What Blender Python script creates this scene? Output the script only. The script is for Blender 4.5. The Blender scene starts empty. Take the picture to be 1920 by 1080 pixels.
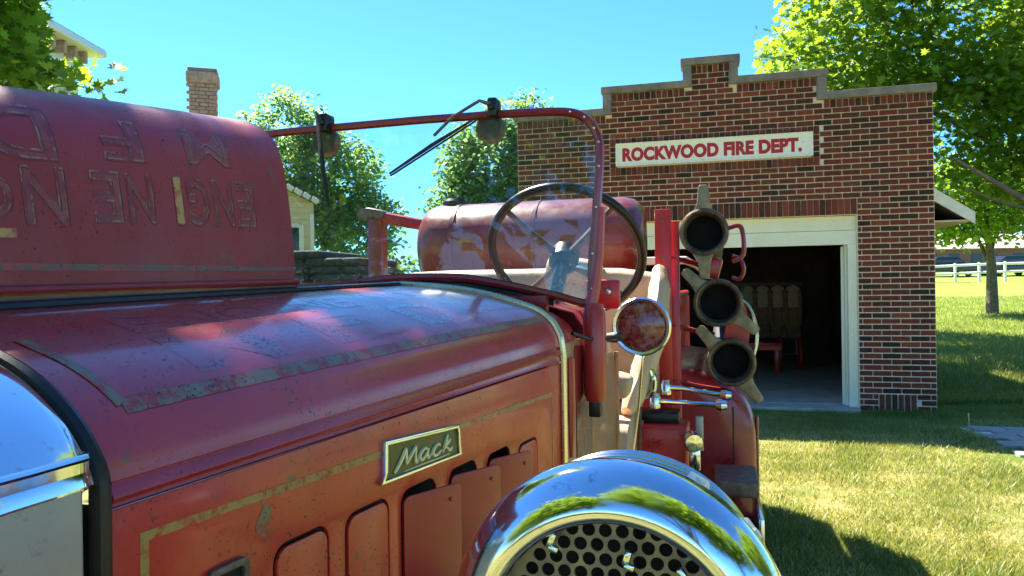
import bpy, bmesh, math, random
import numpy as np
from mathutils import Vector, Matrix, Quaternion
from mathutils.geometry import delaunay_2d_cdt
R = math.radians
random.seed(7)
SC = bpy.context.scene
COL = SC.collection

# ------------------------------------------------------------------ camera
cam = bpy.data.cameras.new('camera')
cam_o = bpy.data.objects.new('camera', cam)
COL.objects.link(cam_o)
cam.sensor_width = 36.0
cam.lens = 26.0
cam.clip_start = 0.02
cam.clip_end = 3000
cam_o.matrix_world = Matrix.Translation((0, 0, 1.5)) @ Matrix.Rotation(R(90), 4, 'X') @ Matrix.Rotation(-0.014, 4, 'Z')
SC.camera = cam_o

# ------------------------------------------------------------------ sky, sun, exposure
SUN_DIR = Vector((0.445, -0.642, -1.0)).normalized()      # the way the light travels
SUN_EL = math.asin(-SUN_DIR.z)
SUN_AZ = math.atan2(-SUN_DIR.x, -SUN_DIR.y)               # clockwise from +Y
world = bpy.data.worlds.new('World')
SC.world = world
world.use_nodes = True
wn = world.node_tree
wn.nodes.clear()
wo = wn.nodes.new('ShaderNodeOutputWorld')
wb = wn.nodes.new('ShaderNodeBackground')
ws = wn.nodes.new('ShaderNodeTexSky')
ws.sky_type = 'NISHITA'
ws.sun_disc = False
ws.sun_elevation = SUN_EL
ws.sun_rotation = SUN_AZ
ws.altitude = 200
ws.air_density = 1.0
ws.dust_density = 0.05
ws.ozone_density = 1.0
wb.inputs['Strength'].default_value = 0.08
tint = wn.nodes.new('ShaderNodeMix')                      # the deep cyan cast of the photographed sky, the same all round
tint.data_type = 'RGBA'
tint.blend_type = 'MULTIPLY'
tint.inputs['Factor'].default_value = 1.0
tint.inputs[7].default_value = (0.25, 0.56, 0.90, 1)
wn.links.new(ws.outputs[0], tint.inputs[6])
wn.links.new(tint.outputs[2], wb.inputs[0])
wn.links.new(wb.outputs[0], wo.inputs[0])
sun = bpy.data.lights.new('sun', 'SUN')
sun.energy = 4.6
sun.angle = R(0.55)
sun.color = (1.0, 0.93, 0.80)
sun_o = bpy.data.objects.new('sun', sun)
COL.objects.link(sun_o)
sun_o.rotation_euler = SUN_DIR.to_track_quat('-Z', 'Y').to_euler()
sun_o.location = (-8, 8, 18)
vs = SC.view_settings
vs.view_transform = 'Standard'
vs.look = 'None'
vs.exposure = 2.25
vs.gamma = 1.0
vs.use_curve_mapping = False
SC.cycles.max_bounces = 8
SC.cycles.transparent_max_bounces = 12
SC.cycles.caustics_reflective = False
SC.cycles.caustics_refractive = False
SC.cycles.sample_clamp_indirect = 4.0

# ------------------------------------------------------------------ node helpers
class NT:
    def __init__(s, name):
        s.m = bpy.data.materials.new(name)
        s.m.use_nodes = True
        s.t = s.m.node_tree
        s.b = s.t.nodes['Principled BSDF']
        s.out = s.t.nodes['Material Output']
        s.tc = s.t.nodes.new('ShaderNodeTexCoord').outputs['Object']
    def n(s, typ, **k):
        x = s.t.nodes.new(typ)
        for a, v in k.items():
            setattr(x, a, v)
        return x
    def l(s, a, b):
        s.t.links.new(a, b)
    def put(s, sock, v):
        if isinstance(v, bpy.types.NodeSocket):
            s.l(v, sock)
        elif isinstance(v, (tuple, list)) and len(v) == 3 and sock.type == 'RGBA':
            sock.default_value = (*v, 1)
        else:
            sock.default_value = v
    def mapped(s, scale=(1, 1, 1), rot=(0, 0, 0)):
        m = s.n('ShaderNodeMapping')
        m.inputs['Scale'].default_value = scale
        m.inputs['Rotation'].default_value = rot
        s.l(s.tc, m.inputs['Vector'])
        return m.outputs[0]
    def noise(s, scale, detail=4, rough=0.55, vec=None, dist=0.0):
        x = s.n('ShaderNodeTexNoise')
        x.inputs['Scale'].default_value = scale
        x.inputs['Detail'].default_value = detail
        x.inputs['Roughness'].default_value = rough
        x.inputs['Distortion'].default_value = dist
        s.l(vec if vec is not None else s.tc, x.inputs['Vector'])
        return x.outputs['Fac']
    def vor(s, scale, vec=None, feature='F1', out='Distance'):
        x = s.n('ShaderNodeTexVoronoi', feature=feature)
        x.inputs['Scale'].default_value = scale
        s.l(vec if vec is not None else s.tc, x.inputs['Vector'])
        return x.outputs[out]
    def step(s, v, lo, hi, a=0.0, b=1.0):
        x = s.n('ShaderNodeMapRange')
        x.inputs['From Min'].default_value = lo
        x.inputs['From Max'].default_value = hi
        x.inputs['To Min'].default_value = a
        x.inputs['To Max'].default_value = b
        s.l(v, x.inputs['Value'])
        return x.outputs[0]
    def math(s, op, a, b=0.0):
        x = s.n('ShaderNodeMath', operation=op)
        s.put(x.inputs[0], a)
        s.put(x.inputs[1], b)
        return x.outputs[0]
    def mix(s, f, a, b, mode='MIX'):
        x = s.n('ShaderNodeMix', data_type='RGBA', blend_type=mode)
        s.put(x.inputs['Factor'], f)
        s.put(x.inputs[6], a)
        s.put(x.inputs[7], b)
        return x.outputs[2]
    def attr(s, name, out='Color'):
        x = s.n('ShaderNodeAttribute', attribute_name=name)
        return x.outputs[out]
    def bump(s, h, strength=0.3, dist=0.01):
        x = s.n('ShaderNodeBump')
        x.inputs['Strength'].default_value = strength
        x.inputs['Distance'].default_value = dist
        s.l(h, x.inputs['Height'])
        s.l(x.outputs[0], s.b.inputs['Normal'])
    def set(s, **k):
        names = dict(color='Base Color', rough='Roughness', metal='Metallic', spec='Specular IOR Level',
                     coat='Coat Weight', coat_rough='Coat Roughness', trans='Transmission Weight', ior='IOR', alpha='Alpha')
        for a, v in k.items():
            s.put(s.b.inputs[names[a]], v)
        return s

def plain(name, c, rough=0.6, metal=0.0, var=0.25, scale=6, bump=0.0, spec=0.4):
    n = NT(name)
    f = n.noise(scale, 5, 0.6)
    dark = tuple(x * (1 - var) for x in c)
    lite = tuple(min(1, x * (1 + var)) for x in c)
    n.set(color=n.mix(n.step(f, .3, .7), dark, lite), metal=metal, spec=spec,
          rough=n.step(n.noise(scale * 3, 3), .3, .7, max(0, rough - .08), min(1, rough + .08)))
    if bump:
        n.bump(n.noise(scale * 8, 4), bump, .004)
    return n.m

def paint(name, c1, c2, rough=0.32, chips=0.5, coat=0.25, rust=(.035, .018, .012), dust=0.0, scale=1.0, chip_lo=.635):
    """old sun-faded paint: drifts of fading, scratches, little rusty chips"""
    n = NT(name)
    f = n.step(n.noise(3.2 * scale, 6, .62, dist=.4), .32, .68)
    col = n.mix(f, c1, c2)
    blot = n.step(n.noise(22 * scale, 5, .7), .56, .72)
    col = n.mix(n.math('MULTIPLY', blot, .35), col, tuple(x * .55 for x in c1))
    scr = n.step(n.noise(30, 4, .6, vec=n.mapped((1, .06, 1.5))), .62, .7)
    col = n.mix(n.math('MULTIPLY', scr, .25), col, tuple(min(1, x * 1.25 + .02) for x in c2))
    pat = n.step(n.noise(17 * scale, 6, .72, dist=.8), .635, .67)          # flaked patches down to rusty primer
    col = n.mix(n.math('MULTIPLY', pat, min(1, chips)), col, (.13, .055, .035))
    drip = n.math('MULTIPLY', n.step(n.noise(16, 4, .6, vec=n.mapped((1.6, 1.6, .10))), .60, .74), n.step(n.noise(3, 2), .45, .62))
    col = n.mix(n.math('MULTIPLY', drip, .35 * min(1, chips)), col, (.10, .03, .025))
    reg = n.step(n.noise(6 * scale, 4, .65), .42, .58)
    chip = n.step(n.noise(190, 3, .6), chip_lo, chip_lo + .03)
    cm = n.math('MULTIPLY', n.math('MULTIPLY', chip, reg), chips)
    col = n.mix(cm, col, rust)
    if dust:
        col = n.mix(n.math('MULTIPLY', n.step(n.noise(9, 6, .65), .4, .62), dust), col, (.34, .27, .22))
    n.set(color=col, spec=.5, coat=coat, coat_rough=.12,
          rough=n.math('ADD', n.step(n.noise(14, 5, .6), .3, .7, rough - .08, rough + .12), n.math('MULTIPLY', cm, .4)))
    n.bump(n.math('ADD', n.math('MULTIPLY', cm, -1.0), n.math('MULTIPLY', n.noise(6, 3), .6)), .12, .004)
    return n.m

def worn(name, c, under, amount=0.5, specks=.5, rough=.4):
    """lettering or striping flaked away to the paint below"""
    n = NT(name)
    f = n.step(n.noise(42, 6, .7), amount - .05, amount + .07)
    col = n.mix(f, under, c)
    sp = n.step(n.noise(210, 2, .5), .60, .64)
    sp = n.math('MULTIPLY', n.math('MULTIPLY', sp, n.step(n.noise(11, 3), .38, .6)), specks)
    col = n.mix(sp, col, (.012, .01, .01))
    col = n.mix(n.math('MULTIPLY', n.noise(70, 3), .35), col, (.04, .03, .02))
    n.set(color=col, rough=rough, spec=.45, coat=.1)
    n.bump(f, .15, .002)
    return n.m

M = {}
RED = (.24, .014, .014)
M['red'] = paint('faded_red_paint', (.34, .012, .012), (.46, .026, .022), .33, .7)
M['hood'] = paint('hood_red_paint', (.35, .013, .014), (.46, .030, .030), .33, 1.0, coat=.6, chip_lo=.61)
M['side'] = paint('side_red_paint', (.46, .014, .011), (.58, .045, .022), .38, 1.0, coat=.3, chip_lo=.62)
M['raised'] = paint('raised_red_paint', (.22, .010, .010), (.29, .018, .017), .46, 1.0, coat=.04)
M['bright'] = paint('bright_red_paint', (.52, .014, .012), (.64, .035, .024), .38, .5)
M['flap'] = paint('vent_red_paint', (.30, .012, .013), (.36, .018, .018), .38, .2, coat=.15)
M['maroon'] = paint('maroon_paint', (.18, .009, .014), (.27, .020, .024), .3, .6, coat=.35)
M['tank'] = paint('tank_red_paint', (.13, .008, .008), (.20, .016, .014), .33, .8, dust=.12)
M['tan_reflection'] = paint('red_paint_tan_reflection', (.34, .13, .05), (.42, .21, .09), .42, .9, dust=.3)  # warm reflection on the red cowl put into the base colour as tan
M['gold'] = worn('worn_gold_stripe', (.42, .25, .07), (.46, .03, .018), .44, .9)
M['grey_stripe'] = worn('worn_grey_stripe', (.20, .15, .10), (.36, .024, .022), .475, 1.0)
M['rust_stripe'] = worn('rusted_stripe', (.12, .07, .045), (.32, .03, .028), .47, .9)
M['letter_red'] = worn('worn_letter_fill', (.30, .04, .03), (.25, .016, .015), .5, .5)
M['letter_gold'] = worn('worn_letter_gold', (.52, .30, .08), (.36, .05, .04), .46, .5)
M['letter_line'] = worn('worn_letter_outline', (.05, .016, .012), (.22, .016, .015), .51, .3)
M['letter_edge'] = worn('worn_letter_edge', (.44, .19, .09), (.33, .03, .027), .52, .4)
def flaked():
    n = NT('flaked_hood_letters')
    base = n.mix(n.step(n.noise(40, 5, .7), .4, .65), (.38, .025, .026), (.27, .04, .045))
    sp = n.math('MULTIPLY', n.step(n.noise(170, 3, .6), .53, .57), n.step(n.noise(14, 3), .36, .56))
    n.set(color=n.mix(sp, base, (.010, .009, .010)), rough=n.step(sp, 0, 1, .30, .7), coat=.7, coat_rough=.14)
    n.bump(sp, .2, .002)
    return n.m
M['hood_letter'] = flaked()
M['letter_hair'] = worn('worn_letter_hairline', (.34, .17, .08), (.20, .018, .016), .51, .5)
def chrome(name, c=(.82, .83, .84), rough=.05, pit=.25):
    n = NT(name)
    n.set(color=n.mix(n.math('MULTIPLY', n.step(n.noise(60, 4, .7), .6, .72), pit), c, (.25, .2, .16)), metal=1.0,
          rough=n.step(n.noise(25, 4, .6), .35, .75, rough, rough + .12))
    return n.m
M['chrome'] = chrome('chrome', (.68, .69, .70), .05, .6)
M['dull_chrome'] = chrome('dull_chrome', (.72, .72, .70), .16, .5)
M['brushed'] = chrome('brushed_nickel', (.42, .37, .34), .52, .9)
M['brass'] = chrome('tarnished_trim', (.66, .58, .36), .24, .5)
M['alloy'] = plain('weathered_alloy', (.26, .205, .125), .5, .6, .45, 30, .3)
M['bronze'] = plain('aged_bronze', (.13, .095, .062), .48, .6, .5, 35, .3)
M['steel'] = plain('rusty_steel', (.16, .12, .10), .55, .6, .4, 40, .3)
M['grille'] = plain('grille_metal', (.19, .18, .155), .45, .8, .3, 30)
M['black'] = plain('black_paint', (.012, .011, .010), .35, 0, .3, 20)
M['rubber'] = plain('black_rubber', (.02, .019, .018), .6, 0, .35, 25, .2)
M['void'] = plain('dark_cavity', (.008, .007, .007), .8, 0, .2, 8)
M['leather'] = plain('cream_seat_vinyl', (.56, .39, .25), .5, 0, .2, 9, .2)
M['canvas'] = plain('grey_fire_hose_canvas', (.035, .04, .05), .85, 0, .6, 25, .3)
M['white'] = plain('white_paint', (.72, .70, .64), .5, 0, .1, 10, .15)
M['olive'] = plain('olive_enamel', (.075, .08, .018), .35, 0, .25, 20)
M['script'] = plain('pale_gold_script', (.66, .60, .36), .35, .35, .15, 30)
M['concrete'] = plain('concrete', (.36, .34, .31), .85, 0, .2, 4, .3)
M['coping'] = plain('coping_concrete', (.22, .19, .165), .8, 0, .3, 7, .4)
M['mortar'] = plain('mortar', (.88, .74, .64), .9, 0, .10, 25, .3)
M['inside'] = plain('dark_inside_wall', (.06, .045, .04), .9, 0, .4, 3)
M['coat'] = plain('canvas_coat', (.30, .20, .12), .9, 0, .4, 12)
M['coat_pale'] = plain('pale_coat_yoke', (.62, .52, .38), .85, 0, .25, 12)
M['shingle'] = plain('grey_shingle', (.16, .14, .125), .9, 0, .35, 8, .4)
M['cream_wall'] = plain('cream_siding', (.62, .52, .36), .7, 0, .12, 6)
M['pink_roof'] = plain('faded_pink_roof', (.52, .40, .36), .85, 0, .15, 4)
M['brown_wall'] = plain('distant_brick', (.26, .12, .10), .9, 0, .2, 4)
M['tan_brick'] = plain('tan_chimney_brick', (.44, .30, .20), .9, 0, .3, 14, .3)
M['paver'] = plain('grey_paver', (.35, .31, .30), .85, 0, .22, 9, .4)
M['bark'] = plain('bark', (.13, .105, .08), .95, 0, .45, 14, .8)
M['pale_bark'] = plain('pale_bark', (.34, .28, .21), .9, 0, .3, 12, .6)
M['car_dark'] = plain('dark_car_paint', (.03, .035, .05), .25, 0, .2, 3)
M['car_glass'] = plain('car_window', (.02, .025, .03), .08, 0, .1, 3)

def brick_mat():
    n = NT('fired_brick')
    a = n.attr('tint')
    f = n.noise(40, 5, .65)
    col = n.mix(n.step(f, .3, .75), a, n.mix(.55, a, (.02, .01, .008)))
    col = n.mix(n.math('MULTIPLY', n.step(n.noise(9, 5, .7), .55, .75), .3), col, (.30, .20, .15))
    n.set(color=col, rough=.85, spec=.25)
    n.bump(n.noise(120, 4, .7), .5, .003)
    return n.m
M['brick'] = brick_mat()

def cream_header():
    n = NT('old_white_door_paint')
    f = n.noise(2.2, 6, .65)
    col = n.mix(n.step(f, .35, .7), (.86, .83, .72), (.76, .71, .54))
    col = n.mix(n.math('MULTIPLY', n.step(n.noise(30, 5, .7, vec=n.mapped((4, 1, .6))), .6, .7), .5), col, (.36, .33, .28))
    n.set(color=col, rough=.55)
    n.bump(n.noise(60, 3, .6, vec=n.mapped((3, 1, .4))), .25, .003)
    return n.m
M['header'] = cream_header()

def sign_mat():
    n = NT('peeling_white_sign')
    f = n.step(n.noise(26, 6, .75), .58, .66)
    col = n.mix(f, (.86, .85, .80), (.40, .40, .34))
    col = n.mix(n.step(n.noise(90, 3, .6), .64, .69, 0, .5), col, (.10, .10, .09))
    n.set(color=col, rough=.6)
    return n.m
M['sign'] = sign_mat()
M['sign_red'] = worn('flaking_red_letters', (.52, .008, .03), (.66, .42, .40), .33, 0.0, .55)

def lens_mat():
    n = NT('dusty_red_lens')
    d = n.step(n.noise(60, 6, .75), .42, .66)
    col = n.mix(n.math('MULTIPLY', d, .45), (.20, .008, .012), (.50, .36, .36))
    n.set(color=col, rough=n.step(d, 0, 1, .12, .5), coat=.6)
    n.bump(n.n('ShaderNodeTexWave').outputs['Fac'], .0, .001)
    return n.m
M['lens'] = lens_mat()

def glass_mat():
    n = NT('dusty_windscreen_glass')
    t = n.n('ShaderNodeBsdfTransparent')
    t.inputs[0].default_value = (.90, .95, .96, 1)
    g = n.n('ShaderNodeBsdfGlossy')
    g.inputs['Roughness'].default_value = .02
    fr = n.n('ShaderNodeFresnel')
    fr.inputs['IOR'].default_value = 1.52
    mx = n.n('ShaderNodeMixShader')
    n.l(fr.outputs[0], mx.inputs[0]); n.l(t.outputs[0], mx.inputs[1]); n.l(g.outputs[0], mx.inputs[2])
    d = n.n('ShaderNodeBsdfDiffuse')
    d.inputs[0].default_value = (.62, .62, .60, 1)
    # mud splashes low on the glass, thin film above
    sp = n.n('ShaderNodeSeparateXYZ'); n.l(n.tc, sp.inputs[0])
    low = n.step(sp.outputs['Z'], 1.48, 1.60, 1.0, 0.0)
    spots = n.step(n.noise(95, 4, .7), .56, .60)
    spots = n.math('MULTIPLY', spots, n.math('MULTIPLY', low, n.step(n.noise(12, 3), .4, .6)))
    film = n.math('MULTIPLY', n.step(n.noise(7, 5, .6), .35, .75), .05)
    m2 = n.n('ShaderNodeMixShader')
    n.l(n.math('MAXIMUM', n.math('MULTIPLY', spots, .75), film), m2.inputs[0])
    n.l(mx.outputs[0], m2.inputs[1]); n.l(d.outputs[0], m2.inputs[2])
    n.l(m2.outputs[0], n.out.inputs[0])
    return n.m
M['glass'] = glass_mat()

def leaf_mat(name, dark, lite, trans, tw=.5):
    n = NT(name)
    a = n.attr('shade', 'Fac')
    dcol = n.mix(a, dark, lite)
    tcol = n.mix(a, tuple(x * .75 for x in trans), trans)
    n.set(color=dcol, rough=.45, spec=.35)
    tr = n.n('ShaderNodeBsdfTranslucent')
    n.l(tcol, tr.inputs[0])
    mx = n.n('ShaderNodeMixShader'); mx.inputs[0].default_value = tw
    n.l(n.b.outputs[0], mx.inputs[1]); n.l(tr.outputs[0], mx.inputs[2])
    n.l(mx.outputs[0], n.out.inputs[0])
    return n.m
M['maple'] = leaf_mat('maple_leaves', (.030, .10, .012), (.09, .21, .022), (.42, .62, .04), .48)
M['leaf_mid'] = leaf_mat('broad_leaves', (.028, .07, .018), (.07, .13, .028), (.22, .36, .04), .42)
M['leaf_far'] = leaf_mat('poplar_leaves', (.05, .14, .055), (.13, .25, .075), (.36, .58, .16), .48)
M['blade'] = leaf_mat('grass_blades', (.065, .16, .02), (.62, .53, .22), (.44, .46, .07), .36)

def ground_mat():
    n = NT('mown_lawn')
    big = n.step(n.noise(.55, 6, .62), .36, .66)
    mid = n.step(n.noise(3.5, 5, .7), .38, .64)
    fine = n.step(n.noise(45, 4, .75), .3, .72)
    sx = n.n('ShaderNodeSeparateXYZ'); n.l(n.tc, sx.inputs[0])
    near = n.step(sx.outputs['Y'], 7.0, 9.5, 1.0, 0.0)
    green = n.mix(fine, (.06, .13, .016), (.18, .27, .035))
    dry = n.mix(fine, (.30, .26, .08), (.56, .46, .22))
    f = n.math('MULTIPLY', near, n.step(n.math('ADD', big, mid), .35, 1.35))
    far = n.mix(n.step(n.noise(.9, 5, .7), .35, .65), n.mix(fine, (.10, .20, .02), (.22, .34, .04)), n.mix(fine, (.17, .25, .03), (.33, .38, .07)))
    gg = n.mix(n.step(sx.outputs['Y'], 9, 18), green, far)
    n.set(color=n.mix(f, gg, dry), rough=.9, spec=.15)
    n.bump(n.noise(70, 4, .8), .9, .03)
    return n.m
M['ground'] = ground_mat()

# ------------------------------------------------------------------ mesh helpers
def catmull(pts, n=6, closed=False):
    pts = [Vector(p) for p in pts]
    out = []
    L = len(pts)
    rng = range(L if closed else L - 1)
    for i in rng:
        if closed:
            p0, p1, p2, p3 = (pts[(i + k) % L] for k in (-1, 0, 1, 2))
        else:
            p0, p1, p2, p3 = pts[max(i - 1, 0)], pts[i], pts[i + 1], pts[min(i + 2, L - 1)]
        for k in range(n):
            t = k / n
            out.append(.5 * ((2 * p1) + (p2 - p0) * t + (2 * p0 - 5 * p1 + 4 * p2 - p3) * t * t + (3 * p1 - p0 - 3 * p2 + p3) * t ** 3))
    if not closed:
        out.append(pts[-1])
    return out

class MB:
    """collects shapes into one mesh"""
    def __init__(s):
        s.v = []; s.f = []
    def add(s, v, f):
        o = len(s.v)
        s.v += [tuple(x) for x in v]
        s.f += [tuple(i + o for i in q) for q in f]
        return s
    def box(s, c, size, rot=None, bevel=0.0, seg=2):
        bm = bmesh.new()
        bmesh.ops.create_cube(bm, size=1.0)
        bmesh.ops.scale(bm, vec=size, verts=bm.verts)
        if bevel:
            bmesh.ops.bevel(bm, geom=bm.edges[:], offset=bevel, segments=seg, affect='EDGES', profile=.5)
        m = Matrix.Translation(c) @ (rot.to_4x4() if rot else Matrix.Identity(4))
        bmesh.ops.transform(bm, matrix=m, verts=bm.verts)
        bm.verts.index_update()
        s.add([v.co[:] for v in bm.verts], [[v.index for v in f.verts] for f in bm.faces])
        bm.free()
        return s
    def tube(s, pts, r, n=10, closed=False, caps=True, flat=1.0):
        pts = [Vector(p) for p in pts]
        L = len(pts)
        rad = r if hasattr(r, '__len__') else [r] * L
        tan = []
        for i in range(L):
            a = pts[(i - 1) % L] if (closed or i > 0) else pts[i]
            b = pts[(i + 1) % L] if (closed or i < L - 1) else pts[i]
            t = (b - a)
            tan.append(t.normalized() if t.length > 1e-9 else Vector((0, 0, 1)))
        up = Vector((0, 0, 1)) if abs(tan[0].z) < .9 else Vector((1, 0, 0))
        nrm = (up - tan[0] * up.dot(tan[0])).normalized()
        vs_, fs = [], []
        for i in range(L):
            if i:
                q = tan[i - 1].rotation_difference(tan[i])
                nrm = (q @ nrm)
                nrm = (nrm - tan[i] * nrm.dot(tan[i])).normalized()
            bn = tan[i].cross(nrm)
            for k in range(n):
                a = 2 * math.pi * k / n
                vs_.append(pts[i] + (nrm * math.cos(a) * flat + bn * math.sin(a)) * rad[i])
        seg = L if closed else L - 1
        for i in range(seg):
            j = (i + 1) % L
            for k in range(n):
                k2 = (k + 1) % n
                fs.append((i * n + k, i * n + k2, j * n + k2, j * n + k))
        if caps and not closed:
            fs.append(tuple(range(n))[::-1]); fs.append(tuple((L - 1) * n + k for k in range(n)))
        return s.add(vs_, fs)
    def lathe(s, prof, origin, axis, n=32, closed=False):
        """prof: (radius, distance along axis)"""
        ax = Vector(axis).normalized()
        up = Vector((0, 0, 1)) if abs(ax.z) < .9 else Vector((1, 0, 0))
        e1 = (up - ax * up.dot(ax)).normalized(); e2 = ax.cross(e1)
        o = Vector(origin)
        vs_, fs = [], []
        for r, d in prof:
            for k in range(n):
                a = 2 * math.pi * k / n
                vs_.append(o + ax * d + (e1 * math.cos(a) + e2 * math.sin(a)) * max(r, 1e-5))
        P = len(prof)
        for i in range(P if closed else P - 1):
            j = (i + 1) % P
            for k in range(n):
                k2 = (k + 1) % n
                fs.append((i * n + k, i * n + k2, j * n + k2, j * n + k))
        return s.add(vs_, fs)
    def grid(s, rows, thick=None):
        """rows: list of equally long point lists -> a sheet"""
        n = len(rows[0]); vs_ = [p for r in rows for p in r]; fs = []
        for i in range(len(rows) - 1):
            for k in range(n - 1):
                fs.append((i * n + k, i * n + k + 1, (i + 1) * n + k + 1, (i + 1) * n + k))
        return s.add(vs_, fs)
    def prism(s, loops, depth, mat=None, bevel=0.0):
        """2-D outline with holes, extruded along z by depth, then placed with mat"""
        cu = bpy.data.curves.new('tmp', 'CURVE')
        cu.dimensions = '2D'; cu.fill_mode = 'BOTH'
        cu.extrude = depth / 2; cu.bevel_depth = bevel; cu.bevel_resolution = 1
        cu.offset = -bevel
        for lp in loops:
            sp = cu.splines.new('POLY'); sp.points.add(len(lp) - 1)
            for p, q in zip(sp.points, lp):
                p.co = (q[0], q[1], 0, 1)
            sp.use_cyclic_u = True
        o = bpy.data.objects.new('tmp', cu); COL.objects.link(o)
        dg = bpy.context.evaluated_depsgraph_get()
        me = bpy.data.meshes.new_from_object(o.evaluated_get(dg))
        m = mat or Matrix.Identity(4)
        s.add([m @ v.co for v in me.vertices], [tuple(p.vertices) for p in me.polygons])
        bpy.data.meshes.remove(me); bpy.data.objects.remove(o); bpy.data.curves.remove(cu)
        return s
    def shell(s, thick):
        """give the sheet collected so far a thickness (second skin along the normals, rims closed)"""
        n = len(s.v); V = [Vector(p) for p in s.v]; N = [Vector((0, 0, 0)) for _ in V]
        cnt = {}
        for f in s.f:
            a = Vector((0, 0, 0))
            for k in range(1, len(f) - 1):
                a += (V[f[k]] - V[f[0]]).cross(V[f[k + 1]] - V[f[0]])
            for q in f: N[q] += a
            for k in range(len(f)):
                e = (f[k], f[(k + 1) % len(f)])
                cnt[e] = cnt.get(e, 0) + 1
        s.v += [tuple(p - (q.normalized() if q.length > 1e-12 else Vector((0, 0, 1))) * thick) for p, q in zip(V, N)]
        back = [tuple(q + n for q in f[::-1]) for f in s.f]
        rim = [(b, a, a + n, b + n) for (a, b) in cnt if (b, a) not in cnt]
        s.f = [tuple(f) for f in s.f] + back + rim
        return s
    def build(s, name, mat, parent=None, off=(0, 0, 0), smooth=35, kind=None, label=None):
        me = bpy.data.meshes.new(name)
        o_ = Vector(off)
        me.from_pydata([Vector(p) - o_ for p in s.v], [], s.f)
        me.update()
        bm = bmesh.new(); bm.from_mesh(me)
        bmesh.ops.remove_doubles(bm, verts=bm.verts, dist=1e-5)
        bmesh.ops.recalc_face_normals(bm, faces=bm.faces)
        bm.to_mesh(me); bm.free()
        me.materials.append(mat)
        if smooth:
            me.polygons.foreach_set('use_smooth', [True] * len(me.polygons))
            try: me.set_sharp_from_angle(angle=R(smooth))
            except Exception: pass
        o = bpy.data.objects.new(name, me); COL.objects.link(o)
        if parent: o.parent = parent
        if kind: o['kind'] = kind
        if label: o['label'] = label
        return o

def thing(name, label, cat, loc=(0, 0, 0), rz=0.0, group=None, rot=None):
    o = bpy.data.objects.new(name, None); COL.objects.link(o)
    o.location = loc; o.rotation_euler = rot or (0, 0, rz)
    o.empty_display_size = .1
    o['label'] = label; o['category'] = cat
    if group: o['group'] = group
    return o

def tag(o, label, cat, group=None):
    o['label'] = label; o['category'] = cat
    if group: o['group'] = group
    return o

def text2d(txt, size=1.0, offset=0.0, shear=0.0, spacing=1.0):
    """built-in face as flat triangles: list of (x, y), triangles; baseline at y = 0"""
    cu = bpy.data.curves.new('tmp', 'FONT')
    cu.body = txt; cu.size = size; cu.offset = offset; cu.shear = shear; cu.space_character = spacing
    cu.resolution_u = 4
    o = bpy.data.objects.new('tmp', cu); COL.objects.link(o)
    dg = bpy.context.evaluated_depsgraph_get()
    me = bpy.data.meshes.new_from_object(o.evaluated_get(dg))
    v = [(p.co.x, p.co.y) for p in me.vertices]; f = [tuple(p.vertices) for p in me.polygons]
    bpy.data.meshes.remove(me); bpy.data.objects.remove(o); bpy.data.curves.remove(cu)
    return v, f

def outline2d(txt, wide=.012):
    """thin flat line round each letter of the built-in face"""
    cu = bpy.data.curves.new('tmp', 'FONT')
    cu.body = txt; cu.size = 1; cu.fill_mode = 'NONE'; cu.bevel_depth = wide; cu.bevel_resolution = 0; cu.resolution_u = 4; cu.offset = .012
    o = bpy.data.objects.new('tmp', cu); COL.objects.link(o)
    dg = bpy.context.evaluated_depsgraph_get()
    me = bpy.data.meshes.new_from_object(o.evaluated_get(dg))
    v = [(p.co.x, p.co.y) for p in me.vertices]; f = [tuple(p.vertices) for p in me.polygons if p.normal.z > .2]
    bpy.data.meshes.remove(me); bpy.data.objects.remove(o); bpy.data.curves.remove(cu)
    return v, f

def subdiv2d(v, f, maxlen):
    bm = bmesh.new()
    vv = [bm.verts.new((x, y, 0)) for x, y in v]
    for q in f:
        try: bm.faces.new([vv[i] for i in q])
        except ValueError: pass
    bmesh.ops.triangulate(bm, faces=bm.faces[:])
    for _ in range(3):
        es = [e for e in bm.edges if e.calc_length() > maxlen]
        if not es: break
        bmesh.ops.subdivide_edges(bm, edges=es, cuts=1, use_grid_fill=False)
        bmesh.ops.triangulate(bm, faces=[q for q in bm.faces if len(q.verts) > 3])
    bm.verts.index_update()
    out = [(p.co.x, p.co.y) for p in bm.verts], [[p.index for p in q.verts] for q in bm.faces]
    bm.free()
    return out

def rrect(x0, x1, y0, y1, r, n=5):
    out = []
    for cx, cy, a0 in ((x1 - r, y1 - r, 0), (x0 + r, y1 - r, 90), (x0 + r, y0 + r, 180), (x1 - r, y0 + r, 270)):
        for k in range(n + 1):
            a = R(a0 + 90 * k / n)
            out.append((cx + r * math.cos(a), cy + r * math.sin(a)))
    return out

# ------------------------------------------------------------------ ground
def gz(x, y):
    t = np.clip((np.asarray(y, float) - 14.0), 0, 48)
    return .052 * t * t / (t + 4.0)

def make_ground():
    ys = np.concatenate([np.linspace(-60, -6, 10), np.linspace(-5, 14, 30), np.linspace(15, 62, 40), [80, 120, 200, 400, 900]])
    xs = np.concatenate([[-900, -400, -150, -80], np.linspace(-50, 50, 51), [80, 150, 400, 900]])
    rows = []
    for y in ys:
        rows.append([(x, y, float(gz(x, y)) + .015 * math.sin(x * 1.3) * math.sin(y * 1.7)) for x in xs])
    o = MB().grid(rows).build('ground', M['ground'], smooth=60)
    o['kind'] = 'structure'
make_ground()

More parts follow.
